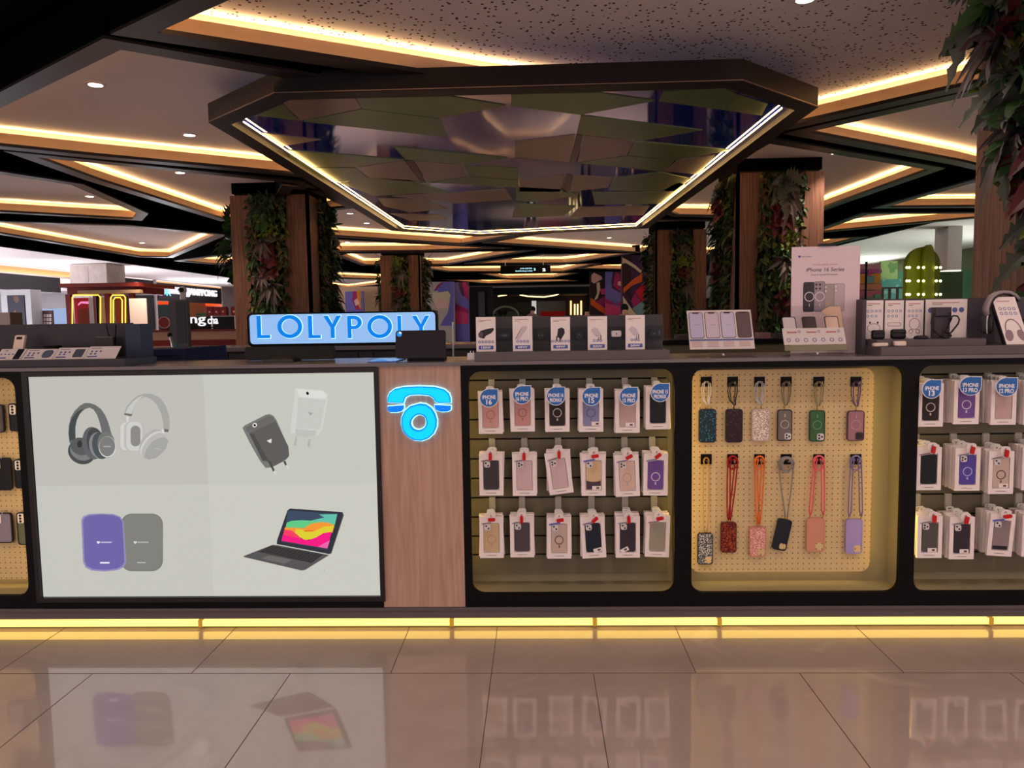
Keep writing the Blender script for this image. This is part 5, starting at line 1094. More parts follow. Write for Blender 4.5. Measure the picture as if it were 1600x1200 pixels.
# ---- left display stand
YS = .30
ls_ = thing('display_stand', 'dark grey counter stand with tall back at the far left', 'stand', (-2.0, .25, ZT))
xa_, xb_ = -2.75, at(205, 540, YS).x
slab('back_board', xa_, xb_, YS, YS + .03, ZT + .001, zz(100, 506, YS), DGREY, ls_)
slab('tray', xa_, at(205, 565, .08).x, .03, YS - .001, ZT + .001, zz(100, 562, .05), DGREY, ls_)
slab('side_fin', at(206, 540, YS).x, at(229, 540, YS).x, YS - .05, YS + .06, ZT + .001, zz(215, 506, YS), paint((52, 58, 84), .5), ls_)
trz = zz(100, 562, .05)
def easel_card(x0, x1, yt, yb, label, draw, Y0=.09, lean=.035, skew=0, z0=None):
    a, b = at(x0, yb, Y0), at(x1, yt, Y0 + lean); z0 = z0 or trz + .001
    w = at(x1, yb, Y0).x - a.x; h = math.hypot(b.z - z0, lean)
    t = thing('info_card', label, 'card', (a.x + w / 2, Y0, z0), 'cards on the left stand')
    T = Matrix.Translation((a.x + w / 2, Y0, z0)) @ Matrix(((1, skew, 0, 0), (0, 1, 0, 0), (0, 0, 1, 0), (0, 0, 0, 1))) @ Matrix.Rotation(-math.atan2(lean, b.z - z0), 4, 'X') 
    m = MB(); m.T = T; m.mat(CARD).box(-w / 2, w / 2, 0, .002, 0, h); m.build('board', None, t)
    m = MB(); m.T = T @ Matrix.Translation((0, 0, h / 2)); draw(m, w, h); m.build('print', None, t)
    m = MB(); m.T = T; m.mat(GLASS).box(-w / 2 - .002, w / 2 + .002, -.003, -.002, -.0, h * 1.03); m.build('acrylic_sheet', None, t)
def dr_pad(col, r_):
    def f(m, w, h):
        m.mat(INK).box(-w * .42, -w * .1, -.0006, -.0002, h * .33, h * .37)
        for r in range(2):
            for c in range(3 if r == 0 else 2): m.mat(INKB).pxz(ell(-w * .36 + c * w * .14, h * .1 - r * h * .2, w * .035, w * .035, 8), -.0006, -.0002)
        m.mat(INKB).box(-w * .44, -w * .12, -.0006, -.0002, -h * .38, -h * .28)
        if col: m.mat(paint(col, .4)).pxz(rrect(w * .08, w * .40, -h * .36, h * .36, w * r_, 3), -.0008, -.0002)
    return f
def dr_bank(m, w, h):
    m.mat(INK).box(-w * .30, -w * .2, -.0006, -.0002, h * .3, h * .36)
    for c in range(4): m.mat(INKB).pxz(ell(-w * .38 + c * w * .15, 0, w * .035, w * .035, 8), -.0006, -.0002)
    m.mat(INKB).box(-w * .44, -w * .12, -.0006, -.0002, -h * .38, -h * .28).mat(NAVYX).pxz(rrect(w * .16, w * .42, -h * .47, h * .47, w * .02, 2), -.0008, -.0002)
easel_card(-8, 32, 545, 564, 'white card with a black bar shaped device at far left of the stand', dr_bank, skew=.3)
easel_card(33, 82, 545, 564, 'white card with a round cornered blue grey pad, second on the stand', dr_pad((92, 100, 124), .1), skew=.3)
easel_card(82.5, 131, 543, 563, 'white card with a dark grey square pad, third on the stand', dr_pad((84, 92, 104), .03), skew=.3)
easel_card(131.5, 180, 541, 562.5, 'warm lit white card with faint print, last on the stand', dr_pad(None, .03), skew=.3)
a, b = at(15, 546, .2), at(36, 524, .22)
t = thing('battery_pack', 'upright pinkish white slab with a small dark display window', 'battery', (a.x + .03, .2, trz))
T = Matrix.Translation(((a.x + b.x) / 2, .2, trz + .001)) @ Matrix(((1, 0, .12, 0), (0, 1, .2, 0), (0, 0, 1, 0), (0, 0, 0, 1)))
w_ = b.x - a.x - .006; h_ = b.z - trz
m = MB(); m.T = T; m.mat(paint((232, 206, 190), .4)).pxz(rrect(-w_ / 2, w_ / 2, 0, h_, .006, 3), 0, .014); m.build('body', None, t)
m = MB(); m.T = T; m.mat(paint((40, 16, 20), .2)).box(-w_ * .3, w_ * .25, -.001, -.0001, h_ * .82, h_ * .93); m.build('window', None, t)
p = at(81, 540, .2); tt = thing('charging_puck', 'low black charging puck behind the second card', 'charger', (p.x, .2, trz))
MB().loft([[(p.x + .042 * k * math.cos(q), .2 + .042 * k * math.sin(q), trz + z_) for q in [2 * math.pi * j / 20 for j in range(20)]] for k, z_ in ((.95, .001), (1, .01), (.9, p.z - trz))]).build('body', BLACK, tt)
MB().tube([(p.x + .03, .22, trz + .012), (p.x + .06, .25, trz + .02), (p.x + .08, .28, trz + .006)], .003, 6).build('cable', BLACK, tt)
a, b = at(153, 540, .25), at(179, 527, .25)
t = thing('cable_adapter', 'dark grey box adapter with thin cables rising to the stand top', 'adapter', (a.x, .25, trz))
slab('body', a.x, b.x, .235, .262, trz + .001, b.z, paint((52, 44, 46), .4), t); slab('top_edge', a.x + .002, b.x - .002, .236, .261, b.z + .0003, b.z + .003, paint((110, 100, 100), .4), t)
MB().tube([at(172, 528, .25), at(168, 518, .27), at(166, 507, .285)], .0022, 5).build('cable', BLACK, t); MB().tube([at(180, 538, .25), at(180.5, 522, .26), at(181, 507, .28)], .003, 5).build('cable', BLACK, t)
# blue cloth, glass sheet, small bright scrap
p0, p1 = at(205, 552, .52), at(284, 545, .52)
t = thing('storage_bin', 'dark navy fabric bin behind the counter right of the left stand', 'bin', ((p0.x + p1.x) / 2, .75, 0))
m = MB(); m.mat(paint((36, 40, 74), .8)).ringxz([(p0.x - .12, 0), (p1.x, 0), (p1.x, p1.z), (p0.x - .12, p0.z + .01)], [(p0.x - .1, .02), (p1.x - .02, .02), (p1.x - .02, p1.z - .03), (p0.x - .1, p0.z - .02)], .55, 1.05); m.box(p0.x - .1, p1.x - .02, .56, .57, .02, p1.z - .02); m.build('body', None, t)
# ---- POS monitor lying low and tablet seen from behind
MY = .40
a, b = at(400, 567, .47), at(528, 543, MY)
t = thing('monitor', 'black monitor back leaning low behind the lightbox top', 'monitor', ((a.x + b.x) / 2, .3, ZT))
T = Matrix.Translation(((a.x + b.x) / 2, .33, ZT + .006)); w_ = b.x - a.x; h_ = b.z - ZT
m = MB(); m.T = T @ Matrix.Rotation(-.25, 4, 'X'); m.mat(paint((14, 14, 18), .3)).pxz(rrect(-w_ / 2, w_ / 2, 0, h_ * 1.12, .008, 3), 0, .018); m.build('back_shell', None, t)
m = MB(); m.mat(paint((26, 26, 30), .35)).loft([[((a.x + b.x) / 2 + x * k, .22 + y * k, ZT + z_) for x, y in ((-.07, -.05), (.07, -.05), (.07, .07), (-.07, .07))] for k, z_ in ((1, .001), (.9, .012), (.25, .03))]); m.build('stand_foot', None, t)
a, b = at(618, 565, .12), at(697, 515, .16)
t = thing('tablet', 'black tablet back on a stand with a round blue and white painted reflection', 'tablet', ((a.x + b.x) / 2, .14, ZT))
w_ = b.x - a.x; h_ = b.z - ZT - .012
T = Matrix.Translation(((a.x + b.x) / 2, .12, ZT + .012)) @ Matrix.Rotation(-.2, 4, 'X')
m = MB(); m.T = T; m.mat(paint((36, 28, 34), .32)).pxz(rrect(-w_ / 2, w_ / 2, 0, h_ * 1.01, .012, 4), 0, .009); m.build('shell', None, t)
m = MB(); m.T = T; m.mat(glow((40, 150, 235), .9)).pxz(ell(-w_ / 2 + .016, h_ - .014, .0115, .0115, 18), -.0012, -.0001).mat(glow((230, 245, 255), .9)).pxz([(-w_ / 2 + .015, h_ - .014), (-w_ / 2 + .027, h_ - .012), (-w_ / 2 + .023, h_ - .0045), (-w_ / 2 + .015, h_ - .0025)], -.0018, -.0013); m.build('round_reflection', None, t)  # blue disc and white wedge are a reflection painted on with emission
m = MB(); m.mat(BLACK).box(a.x + w_ * .25, b.x - .004, .10, .2, ZT + .001, ZT + .011).box(a.x + w_ * .6, a.x + w_ * .75, .15, .165, ZT + .01, ZT + .06); m.build('foot', None, t)
m = MB(); p = [at(u, v, .0) for u, v in [(0, 0)]]
gx0, gx1 = at(578, 566, .1).x, at(622, 566, .1).x
tag(slab('glass_plate', gx0, gx1, .05, .3, ZT + .0005, ZT + .005, paint((96, 120, 220), .06)), 'thin glossy sheet tinted with the blue sign reflection, left of the tablet', 'sheet')  # blue base colour stands in for the lit sign reflected in the glass
# ---- power socket cube
a, b = at(730, 559, .1), at(744, 546, .1)
t = thing('wall_charger', 'small white cube charger on the counter left of the charger display', 'charger', ((a.x + b.x) / 2, .11, ZT))
m = MB(); m.mat(WHITE).loft([[(x, y, ZT + z_) for x, y in [( (a.x + b.x) / 2 + u * k, .115 + v * k) for u, v in rrect(-.019, .019, -.015, .015, .004, 3)]] for k, z_ in ((.96, .001), (1, .004), (1, .028), (.93, .031))]); m.build('body', None, t)
for s_x in (-.006, .006): MB().cyl(((a.x + b.x) / 2 + s_x, .115, ZT + .031), ((a.x + b.x) / 2 + s_x, .115, ZT + .04), .0022).build('pin', WHITE, t)
# ---- charger display
CY_ = .12
x0_, x1_ = at(745, 530, CY_).x, at(1037, 530, CY_).x
cd = thing('display_stand', 'long grey charger display with five white cards', 'stand', ((x0_ + x1_) / 2, .12, ZT))
zb_ = zz(890, 548, .05)
slab('base', x0_ - .002, x1_ + .005, .0, .2, ZT + .001, zb_, GREY, cd)
slab('back_board', x0_, x1_, .15, .17, zb_ + .0005, zz(890, 493.5, .15), paint((74, 66, 72), .5), cd)
slab('dark_band', x0_ + .003, x1_ - .003, .147, .1495, zz(890, 532, .147), zz(890, 511, .147), paint((46, 42, 50), .4), cd)
slab('acrylic_cover', x0_, x1_ - .001, .082, .084, zb_ + .0005, zz(890, 494, .083), GLASS, cd)
CH = [(744.5, 774, 495, 552, '130W', 'car', 5), (801.5, 831.5, 494, 552, '65W', 'wand', 4), (861, 890.5, 495, 552, '45W', 'plugb', 6), (918.5, 948.5, 494, 551.5, '22W', 'plugw', 3), (977.5, 1007.5, 492, 549.5, '20W', 'plugw', 3)]
WN = ['first', 'second', 'third', 'fourth', 'last']
for i, (u0, u1, v0, v1, txt, kind, nic) in enumerate(CH):
    y = .074; a, b = at(u0, v1, y), at(u1, v0, y); w_, h_ = b.x - a.x, b.z - a.z; cx, cz = (a.x + b.x) / 2, (a.z + b.z) / 2
    z0_ = zb_ + .0005; h_ = b.z - z0_; cz = z0_ + h_ / 2
    t = thing('price_card', 'white charger card reading %s, %s on the charger display' % (txt, WN[i]), 'card', (cx, y, z0_), 'cards on the charger display')
    slab('board', a.x, b.x, y, y + .003, z0_, b.z, CARD, t)
    m = MB(); m.T = Matrix.Translation((cx, y, cz)); m.mat(INKR).box(-w_ * .38, w_ * .3, -.0006, -.0002, h_ * .40, h_ * .415).mat(INK).box(-w_ * .38, -w_ * .1, -.0006, -.0002, h_ * .36, h_ * .37)
    for k in range(nic): m.mat(INKB).ringxz(ell((k - (nic - 1) / 2) * w_ * .17, -h_ * .22, w_ * .07, w_ * .07, 12), ell((k - (nic - 1) / 2) * w_ * .17, -h_ * .22, w_ * .035, w_ * .035, 12), -.0006, -.0002)
    m.mat(paint((84, 98, 168), .4)).pxz(rrect(-w_ * .38, w_ * .38, -h_ * .44, -h_ * .33, .002, 2), -.0006, -.0002).mat(CARD).text(txt, 0, -h_ * .385, w=w_ * .5, h=h_ * .065, y=-.0007, d=.0003, bold=.04)
    dk = paint((42, 34, 42), .35); lt_ = paint((206, 190, 198), .35)
    if kind == 'car': m.mat(dk).pxz([(-.032, .002), (-.026, -.014), (-.008, -.018), (.0, -.006), (.022, .004), (.034, .018), (.032, .026), (.018, .024), (-.004, .02), (-.022, .014)], -.0008, -.0002).mat(paint((90, 80, 90), .35)).pxz(ell(-.022, -.002, .01, .013, 12), -.0011, -.0009)
    elif kind == 'wand': m.mat(lt_).pxz([(-.03, -.02), (-.016, -.026), (.02, .022), (.018, .03), (.004, .032), (-.004, .026)], -.0008, -.0002).mat(INK).pxz([(-.03, -.02), (-.028, -.022), (-.002, .026), (-.004, .026)], -.001, -.0009)
    elif kind == 'plugb': m.mat(dk).pxz([(-.014, -.012), (.002, -.024), (.018, .002), (.016, .02), (.004, .026), (-.01, .02)], -.0008, -.0002).box(-.018, -.013, -.0008, -.0002, -.03, -.01).box(-.004, .0, -.0008, -.0002, -.034, -.02)
    else: m.mat(lt_).pxz([(-.028, .012), (-.014, .026), (.002, .018), (.014, -.004), (.004, -.018), (-.008, -.012)], -.0008, -.0002).mat(INK).box(.012, .016, -.0008, -.0002, -.026, -.008).box(.004, .007, -.0008, -.0002, -.032, -.016)
    m.build('print', None, t)
def gadget(px, py, w, h, mt, label, n, parts=()):
    y = .1; p = at(px, py, y)
    t = thing('charger', label, 'charger', (p.x, y, p.z - h / 2), 'chargers shown on the display')
    m = MB(); m.T = Matrix.Translation((p.x, 0, p.z)); m.mat(mt)
    m.loft([[(x, yy, z) for x, z in rrect(-w / 2 * k, w / 2 * k, -h / 2 * k, h / 2 * k, min(w, h) * .25 * k, 4)] for yy, k in ((.095, .9), (.1, 1), (.128, 1))]); m.build('body', None, t)
    m = MB(); m.T = Matrix.Translation((p.x, 0, p.z))
    for (x, z, r, c) in parts: m.mat(paint(c, .3)).pxz(ell(x, z, r, r, 10), .0935, .0949)
    if parts: m.build('port', None, t)
    MB().cyl((p.x, .128, p.z), (p.x, .1465, p.z), .004).build('mount', BLACK, t)
    return t, p
t, p = gadget(788, 524, .052, .026, NAVYX, 'black rectangular car charger right of the 130W card', 0)
MB().mat(paint((120, 110, 116), .4)).text('130', p.x, p.z, w=.02, h=.008, y=.0945, d=.0004, bold=.04).build('display', None, t)
slab('plug', p.x - .05, p.x - .0265, .098, .116, p.z - .012, p.z + .009, paint((70, 24, 40), .4), t)
gadget(845, 524, .034, .034, NAVYX, 'black round charger right of the 65W card', 0, [(-.008, 0, .003, (120, 110, 116)), (.006, 0, .003, (120, 110, 116))])
gadget(905, 524, .03, .034, NAVYX, 'black small charger right of the 45W card', 0, [(.0, .002, .002, (150, 140, 146))])
gadget(963, 521.5, .043, .026, WHITE, 'white charger right of the 22W card', 0, [(0, 0, .003, (60, 50, 60))])
gadget(1022, 521, .045, .033, NAVYX, 'black wide charger at the right end of the charger display', 0, [(0, 0, .003, (160, 150, 150))])
t = thing('acrylic_hood', 'small clear acrylic hood around the right end charger', 'hood', (at(1022, 520, .09).x, .09, ZT))
p = at(1022, 521, .07)
m = MB(); m.mat(GLASS).box(p.x - .036, p.x + .036, .06, .062, p.z - .03, p.z + .03).box(p.x - .036, p.x - .034, .0625, .081, p.z - .03, p.z + .03).box(p.x - .0335, p.x + .036, .0625, .081, p.z - .03, p.z - .028); m.build('cover', None, t)
# ---- screen protector stands
def acrylic_stand(x0b, x1b, yb, x0t, x1t, yt, label, Y0=.06, lean=.09):
    a, b = at(x0b, yb, Y0), at(x1b, yb, Y0); zt_ = at(x0t, yt, Y0 + lean).z
    w = b.x - a.x; h = math.hypot(zt_ - ZT, lean)
    t = thing('acrylic_stand', label, 'stand', ((a.x + b.x) / 2, Y0, ZT))
    T = Matrix.Translation(((a.x + b.x) / 2, Y0, ZT + .002)) @ Matrix.Rotation(-math.atan2(lean, zt_ - ZT), 4, 'X') 
    m = MB(); m.T = T; m.mat(GLASS).box(-w / 2 - .004, w / 2 + .004, -.004, -.002, 0, h); m.build('front_sheet', None, t)
    m = MB(); m.mat(GLASS).box(a.x - .003, b.x + .003, Y0 - .003, Y0 + .09, ZT + .0005, ZT + .003); m.build('foot_sheet', None, t)
    m = MB(); m.mat(STEEL).cyl(((a.x + b.x) / 2, Y0 + .005, ZT + .012), ((a.x + b.x) / 2, Y0 - .006, ZT + .012), .004).build('screw', None, t)
    return t, T, w, h
t, T, w_, h_ = acrylic_stand(1079, 1181, 561, 1073, 1168, 485, 'clear acrylic stand showing four phone screen protectors')
m = MB(); m.T = T; m.mat(CARD).box(-w_ / 2, w_ / 2, -.0015, .0, h_ * .16, h_ * .98); m.build('card', None, t)
m = MB(); m.T = T
for k in range(4):
    cx = (k - 1.5) * w_ * .245; col = [(196, 190, 220), (214, 196, 210), (206, 198, 222), (112, 92, 96)][k]
    m.mat(paint((70, 44, 56), .4)).pxz(rrect(cx - w_ * .11, cx + w_ * .11, h_ * .39, h_ * .94, .009, 4), -.0024, -.0016).mat(paint(col, .2)).pxz(rrect(cx - w_ * .102, cx + w_ * .102, h_ * .40, h_ * .93, .008, 4), -.0031, -.0025)
    m.mat(paint((70, 44, 56), .4)).pxz(rrect(cx - w_ * .05, cx + w_ * .05, h_ * .905, h_ * .935, .002, 2), -.0037, -.0032).mat(INKB).box(cx - w_ * .03, cx + w_ * .05, -.0036, -.0032, h_ * .665, h_ * .67)
    for r in range(5): m.mat(INKR).box(cx - w_ * .1, cx + w_ * .07, -.0022, -.0016, h_ * (.31 - .025 * r), h_ * (.317 - .025 * r))
m.mat(INKB).box(-w_ * .49, w_ * .49, -.0022, -.0016, h_ * .335, h_ * .37)
m.build('print', None, t)
t, T, w_, h_ = acrylic_stand(1228, 1325, 557, 1216, 1318, 480, 'clear acrylic stand with three small sample plates in front of the poster', lean=.1)
m = MB(); m.T = T; m.mat(CARD).box(-w_ / 2 - .001, w_ / 2 + .001, -.0015, .0, h_ * .22, h_ * .55).mat(paint((140, 134, 108), .4)).box(-w_ / 2, w_ / 2, -.0015, 0, h_ * .1, h_ * .21); m.build('card', None, t)
m = MB(); m.T = T
for k in range(7): m.mat(INKB).ringxz(ell((k - 3) * w_ * .14, h_ * .31, w_ * .035, w_ * .035, 12), ell((k - 3) * w_ * .14, h_ * .31, w_ * .024, w_ * .024, 12), -.0022, -.0016)
for k in range(3): m.mat(INKR).box((k - 1.35) * w_ * .32, (k - .85) * w_ * .32, -.0022, -.0016, h_ * .45, h_ * .48).mat(INK).ringxz(ell((k - .72) * w_ * .32, h_ * .48, .006, .006, 10), ell((k - .72) * w_ * .32, h_ * .48, .004, .004, 10), -.0022, -.0016)
m.build('print', None, t)
for k, (cx, col, lab) in enumerate(((-.37, (226, 214, 216), 'pale sample plate at the left of the three plate stand'), (-.04, (70, 54, 58), 'dark sample plate in the middle of the three plate stand'), (.33, (222, 186, 168), 'peach lit sample plate at the right of the three plate stand'))):
    q = T @ Vector((cx * w_, .004, h_ * .5))
    pt = MB(); pt.T = T; pt.mat(paint((54, 40, 44), .3)).pxz(rrect(cx * w_ - w_ * .115, cx * w_ + w_ * .115, h_ * .52, h_ * .79, .008, 4), .001, .003).mat(paint(col, .2)).pxz(rrect(cx * w_ - w_ * .1, cx * w_ + w_ * .1, h_ * .52, h_ * .775, .007, 4), .0002, .0008)
    tag(pt.build('sample_plate'), lab, 'sample plate', 'plates of the three plate stand')
m = MB(); m.mat(paint((236, 196, 170), .5)); P = [at(u, v, .19) for u, v in [(1284, 486), (1296, 479), (1313, 479), (1322, 545), (1314, 545), (1308, 512)]]
m.pxz([(p.x, max(p.z, ZT + .001)) for p in P], .19, .193); tag(m.build('paper_bag'), 'folded peach coloured paper leaning against the poster', 'paper')
# ---- poster
PYY = .30
a, b = at(1235, 527, PYY), at(1345, 384, PYY)
t = thing('poster', 'large white poster with four phone cases printed on it, standing on the counter', 'poster', ((a.x + b.x) / 2, PYY, ZT))
w_, h_ = b.x - a.x - .006, b.z - ZT; cx = (a.x + b.x) / 2
T = Matrix.Translation((cx, PYY, ZT)) @ Matrix.Rotation(math.radians(-2.0), 4, 'Z')
m = MB(); m.T = T; m.mat(paint((232, 210, 216), .45)).box(-w_ / 2, w_ / 2, 0, .006, .001, h_); m.build('board', None, t)
def pp(u, v): return ((u - 1290) / 110 * w_, h_ * (545 - v) / (545 - 384))
m = MB(); m.T = T
G_ = lambda c: paint(c, .4)
m.mat(paint((96, 92, 150), .4)).pxz([pp(1245, 397), pp(1249.5, 397), pp(1249.5, 398.5), pp(1247.2, 401), pp(1245, 398.8)], -.0007, -.0002)
m.text('LOLYPOLY', *pp(1259, 398.7), w=pp(1268, 0)[0] - pp(1251, 0)[0], h=.005, y=-.0003, d=.0004, bold=.02)
m.mat(INKR).text('AVAILABLE NOW', *pp(1289, 411), w=w_ * .37, h=.0065, y=-.0003, d=.0004).mat(G_((92, 74, 92))).text('iPhone 16 Series', *pp(1289, 418.5), w=w_ * .56, h=.0165, y=-.0003, d=.0004, bold=.01, shear=.15).mat(INK).text('Case & Screen Protector', *pp(1288, 426), w=w_ * .4, h=.007, y=-.0003, d=.0004)
for k, (u, v, col) in enumerate(((1254, 437, (66, 58, 66)), (1271, 436, (160, 146, 156)), (1286.5, 440, (172, 156, 150)), (1303, 439.5, (196, 178, 186)))):
    x0, z1 = pp(u, v); x1, z0 = pp(u + 18, 482)
    yy = -.0015 + k * .0003
    m.mat(G_(tuple(int(c * .82) for c in col))).pxz(rrect(x0, x1, z0, z1, .008, 4), yy, yy + .0002).mat(G_(col)).pxz(rrect(x0 + .002, x1 - .002, z0 + .002, z1 - .002, .007, 4), yy - .0003, yy - .0001)
    m.mat(G_((60, 50, 60) if k < 2 else (226, 214, 220)))
    for du, dv in ((4, 5), (4, 11), (10, 5), (10, 11)) if k < 2 else ((4, 5), (4, 11)): m.pxz(ell(*pp(u + du, v + dv), .0046, .0046, 10), yy - .0006, yy - .0004)
    if k < 2:
        c_ = pp(u + 10, 459); m.mat(G_((220, 208, 214))).ringxz(ell(*c_, .0215, .0215, 18), ell(*c_, .0175, .0175, 18), yy - .0006, yy - .0004).box(c_[0] - .0012, c_[0] + .0012, yy - .0006, yy - .0004, c_[1] - .044, c_[1] - .03)
m.build('print', None, t)
slab('clip', *sorted((at(1280, 384, PYY).x, at(1305, 384, PYY).x)), PYY - .01, PYY + .02, ZT + h_ + .0, ZT + h_ + .012, NAVYX, t)
slab('foot', cx - .1, cx + .1, PYY + .008, PYY + .06, ZT + .001, ZT + .008, BLACK, t)
# ---- right display with earbuds and headphones
RYB = .2
x0_, x1_ = at(1341, 500, RYB).x, 2.6
rd = thing('display_stand', 'long grey stepped audio display at the right end of the counter', 'stand', (1.9, .12, ZT))
slab('back_board', x0_, x1_, RYB, RYB + .025, ZT + .001, zz(1400, 467, RYB), paint((74, 66, 74), .5), rd)
slab('side_fin', x0_ - .004, x0_ + .012, .15, RYB - .001, ZT + .001, zz(1345, 470, RYB), paint((74, 66, 74), .5), rd)
slab('lower_step', x0_ + .013, x1_, .005, RYB - .001, ZT + .001, zz(1450, 541, .02), GREY, rd)
z1s = zz(1450, 541, .02)
z2s = zz(1450, 530, .06)
slab('upper_step', x0_ + .02, at(1532, 530, .1).x, .06, RYB - .002, z1s + .0005, z2s, GREY, rd)
AC = [(1350, 1381, 469, 525, 2, 4, 'tws', 'first narrow earbud card on the audio display'), (1382, 1413, 469, 524, 2, 4, 'wide', 'second narrow earbud card on the audio display'), (1414, 1444, 469, 524, 2, 4, 'open', 'third narrow earbud card on the audio display'), (1445, 1512, 467, 529, 1, 4, 'bone', 'wide card behind the neckband earphones')]
for (u0, u1, v0, v1, r_, c_, kd, lab) in AC:
    y = RYB - .012; a, b = at(u0, v1, y), at(u1, v0, y); z0_ = z2s + .001; w_ = b.x - a.x; h_ = b.z - z0_; cx = (a.x + b.x) / 2
    t = thing('info_card', 'white ' + lab, 'card', (cx, y, z0_), 'cards on the audio display')
    slab('board', a.x, b.x - .001, y, y + .004, z0_, b.z, CARD, t)
    m = MB(); m.T = Matrix.Translation((cx, y, z0_ + h_ / 2)); m.mat(INKR).box(-w_ * .35, w_ * .3, -.0006, -.0002, h_ * .40, h_ * .42).mat(INK).box(-w_ * .35, -w_ * .1, -.0006, -.0002, h_ * .36, h_ * .375)
    if kd != 'bone':
        for r in range(2):
            for c in range(4 if r == 0 else 3): m.mat(INKB).ringxz(ell((c - 1.5) * w_ * .21, h_ * (.22 - .13 * r), w_ * .07, w_ * .07, 10), ell((c - 1.5) * w_ * .21, h_ * (.22 - .13 * r), w_ * .045, w_ * .045, 10), -.0006, -.0002)
        m.mat(paint((168, 138, 150), .4)); 
        if kd == 'tws': m.ringxz(ell(0, -h_ * .22, .028, .02, 16), ell(0, -h_ * .22, .025, .017, 16), -.0006, -.0002).mat(NAVYX).pxz(ell(-.016, -h_ * .08, .004, .005, 8), -.0006, -.0002).pxz(ell(.016, -h_ * .08, .004, .005, 8), -.0006, -.0002)
        elif kd == 'wide': m.ringxz(rrect(-.028, .028, -h_ * .18, -h_ * .08, .006, 3), rrect(-.025, .025, -h_ * .165, -h_ * .095, .004, 3), -.0006, -.0002)
        else: m.ringxz(ell(0, -h_ * .12, .023, .025, 16), ell(0, -h_ * .12, .02, .022, 16), -.0006, -.0002).ringxz(ell(-.014, -h_ * .32, .01, .01, 12), ell(-.014, -h_ * .32, .006, .006, 12), -.0006, -.0002).ringxz(ell(.014, -h_ * .32, .01, .01, 12), ell(.014, -h_ * .32, .006, .006, 12), -.0006, -.0002)
    else:
        for x in (-.38, .2, .36): m.mat(INKB).pxz(ell(x * w_, h_ * .22, .011, .011, 14), -.0006, -.0002)
    m.build('print', None, t)
def buds(px, py, w, h, col, label, Y=.1, z0=None):
    p = at(px, py, Y); z0 = z0 or z2s + .001
    t = thing('earbud_case', label, 'earbud case', (p.x, Y, z0), 'earbud cases on the audio display')
    for nm, za, zb2 in (('base', 0, h * .6), ('lid', h * .61, h)):
        m = MB(); m.mat(paint(col, .25))
        L = []
        for k in range(7):
            z = za + (zb2 - za) * k / 6; q = (z / h - .5) * 2; s_ = max(.05, 1 - abs(q) ** 4) ** .5 if True else 1
            s_ = .75 + .25 * s_ if abs(q) < .98 else .7
            L.append([(p.x + x * s_, Y + y * s_, z0 + z) for x, y in rrect(-w / 2, w / 2, -.014, .014, .012, 4)])
        m.loft(L); m.build(nm, None, t, True)
buds(1372, 515, .054, .038, (28, 22, 26), 'glossy black earbud case before the first narrow card', .13)
buds(1403.5, 515, .062, .040, (24, 20, 24), 'wider black earbud case before the second narrow card', .13)
buds(1375.5, 531, .062, .015, (226, 206, 196), 'flat white earbud case at the front left of the audio display', .04, z1s + .001)
buds(1406, 529, .050, .021, (230, 208, 196), 'rounder white earbud case beside the silver ring', .045, z1s + .001)
p = at(1421, 523, .09); t = thing('key_ring', 'silver ring standing beside the black earbud case', 'ring', (p.x, .09, z2s))
MB().mat(STEEL).tube([(p.x + .013 * math.cos(a_), .09 + .004 * math.sin(a_), z2s + .0155 + .013 * math.sin(a_)) for a_ in [2 * math.pi * k / 20 for k in range(20)]], .0018, 5, closed=True).build('ring', None, t)
p = at(1439, 529, .09); t = thing('earbud_case', 'flat oval black case on the upper step', 'earbud case', (p.x, .09, z2s))
MB().loft([[(p.x + x * k, .09 + y * k, z2s + z_) for x, y in ell(0, 0, .03, .022, 20)] for k, z_ in ((.9, .001), (1, .006), (.8, .013), (.5, .015))]).build('body', NAVYX, t, True)
# neckband on a small post
p = at(1464, 530, .13); q = at(1469, 480, .13)
t = thing('earphone_post', 'dark grey upright post holding the neckband earphones', 'stand', (p.x, .13, z2s))
pw = .034; xl = at(1457, 500, .13).x
MB().mat(paint((66, 56, 64), .45)).pyz([(.12, z2s + .001), (.15, z2s + .001), (.15, q.z), (.11, q.z), (.11, q.z - .035), (.12, q.z - .04)], xl + .004, xl + .066).build('post', None, t)
def px3(u, v, Y): p = at(u, v, Y); return (p.x, Y, p.z)
t = thing('neckband_earphones', 'black open neckband earphones looped over the grey post', 'earphones', px3(1475, 527, .1))
MB().mat(NAVYX).tube([px3(*c) for c in ((1461, 489, .1), (1456, 497, .105), (1455, 505, .105), (1459, 516, .1), (1467, 524, .095), (1476, 527, .09), (1483, 523, .095), (1490, 515, .1), (1497, 506, .105), (1499, 499, .11), (1496, 494, .115), (1490, 493, .118), (1485, 497, .112), (1483, 505, .105), (1480, 514, .1), (1477, 519, .098))], .0035, 7).build('band', None, t, True)
MB().mat(NAVYX).tube([px3(1481, 510, .1), px3(1479, 519, .1), px3(1484, 522, .1)], [.004, .008, .005], 8).build('earpiece', None, t, True)
MB().mat(NAVYX).tube([px3(1470, 525, .094), px3(1478, 528, .09), px3(1486, 524, .094)], [.004, .009, .005], 8).build('earpiece', None, t, True)
MB().mat(NAVYX).tube([px3(1484, 488, .1), px3(1487, 498, .102), px3(1482, 508, .1)], .003, 6).build('ear_hook', None, t, True)
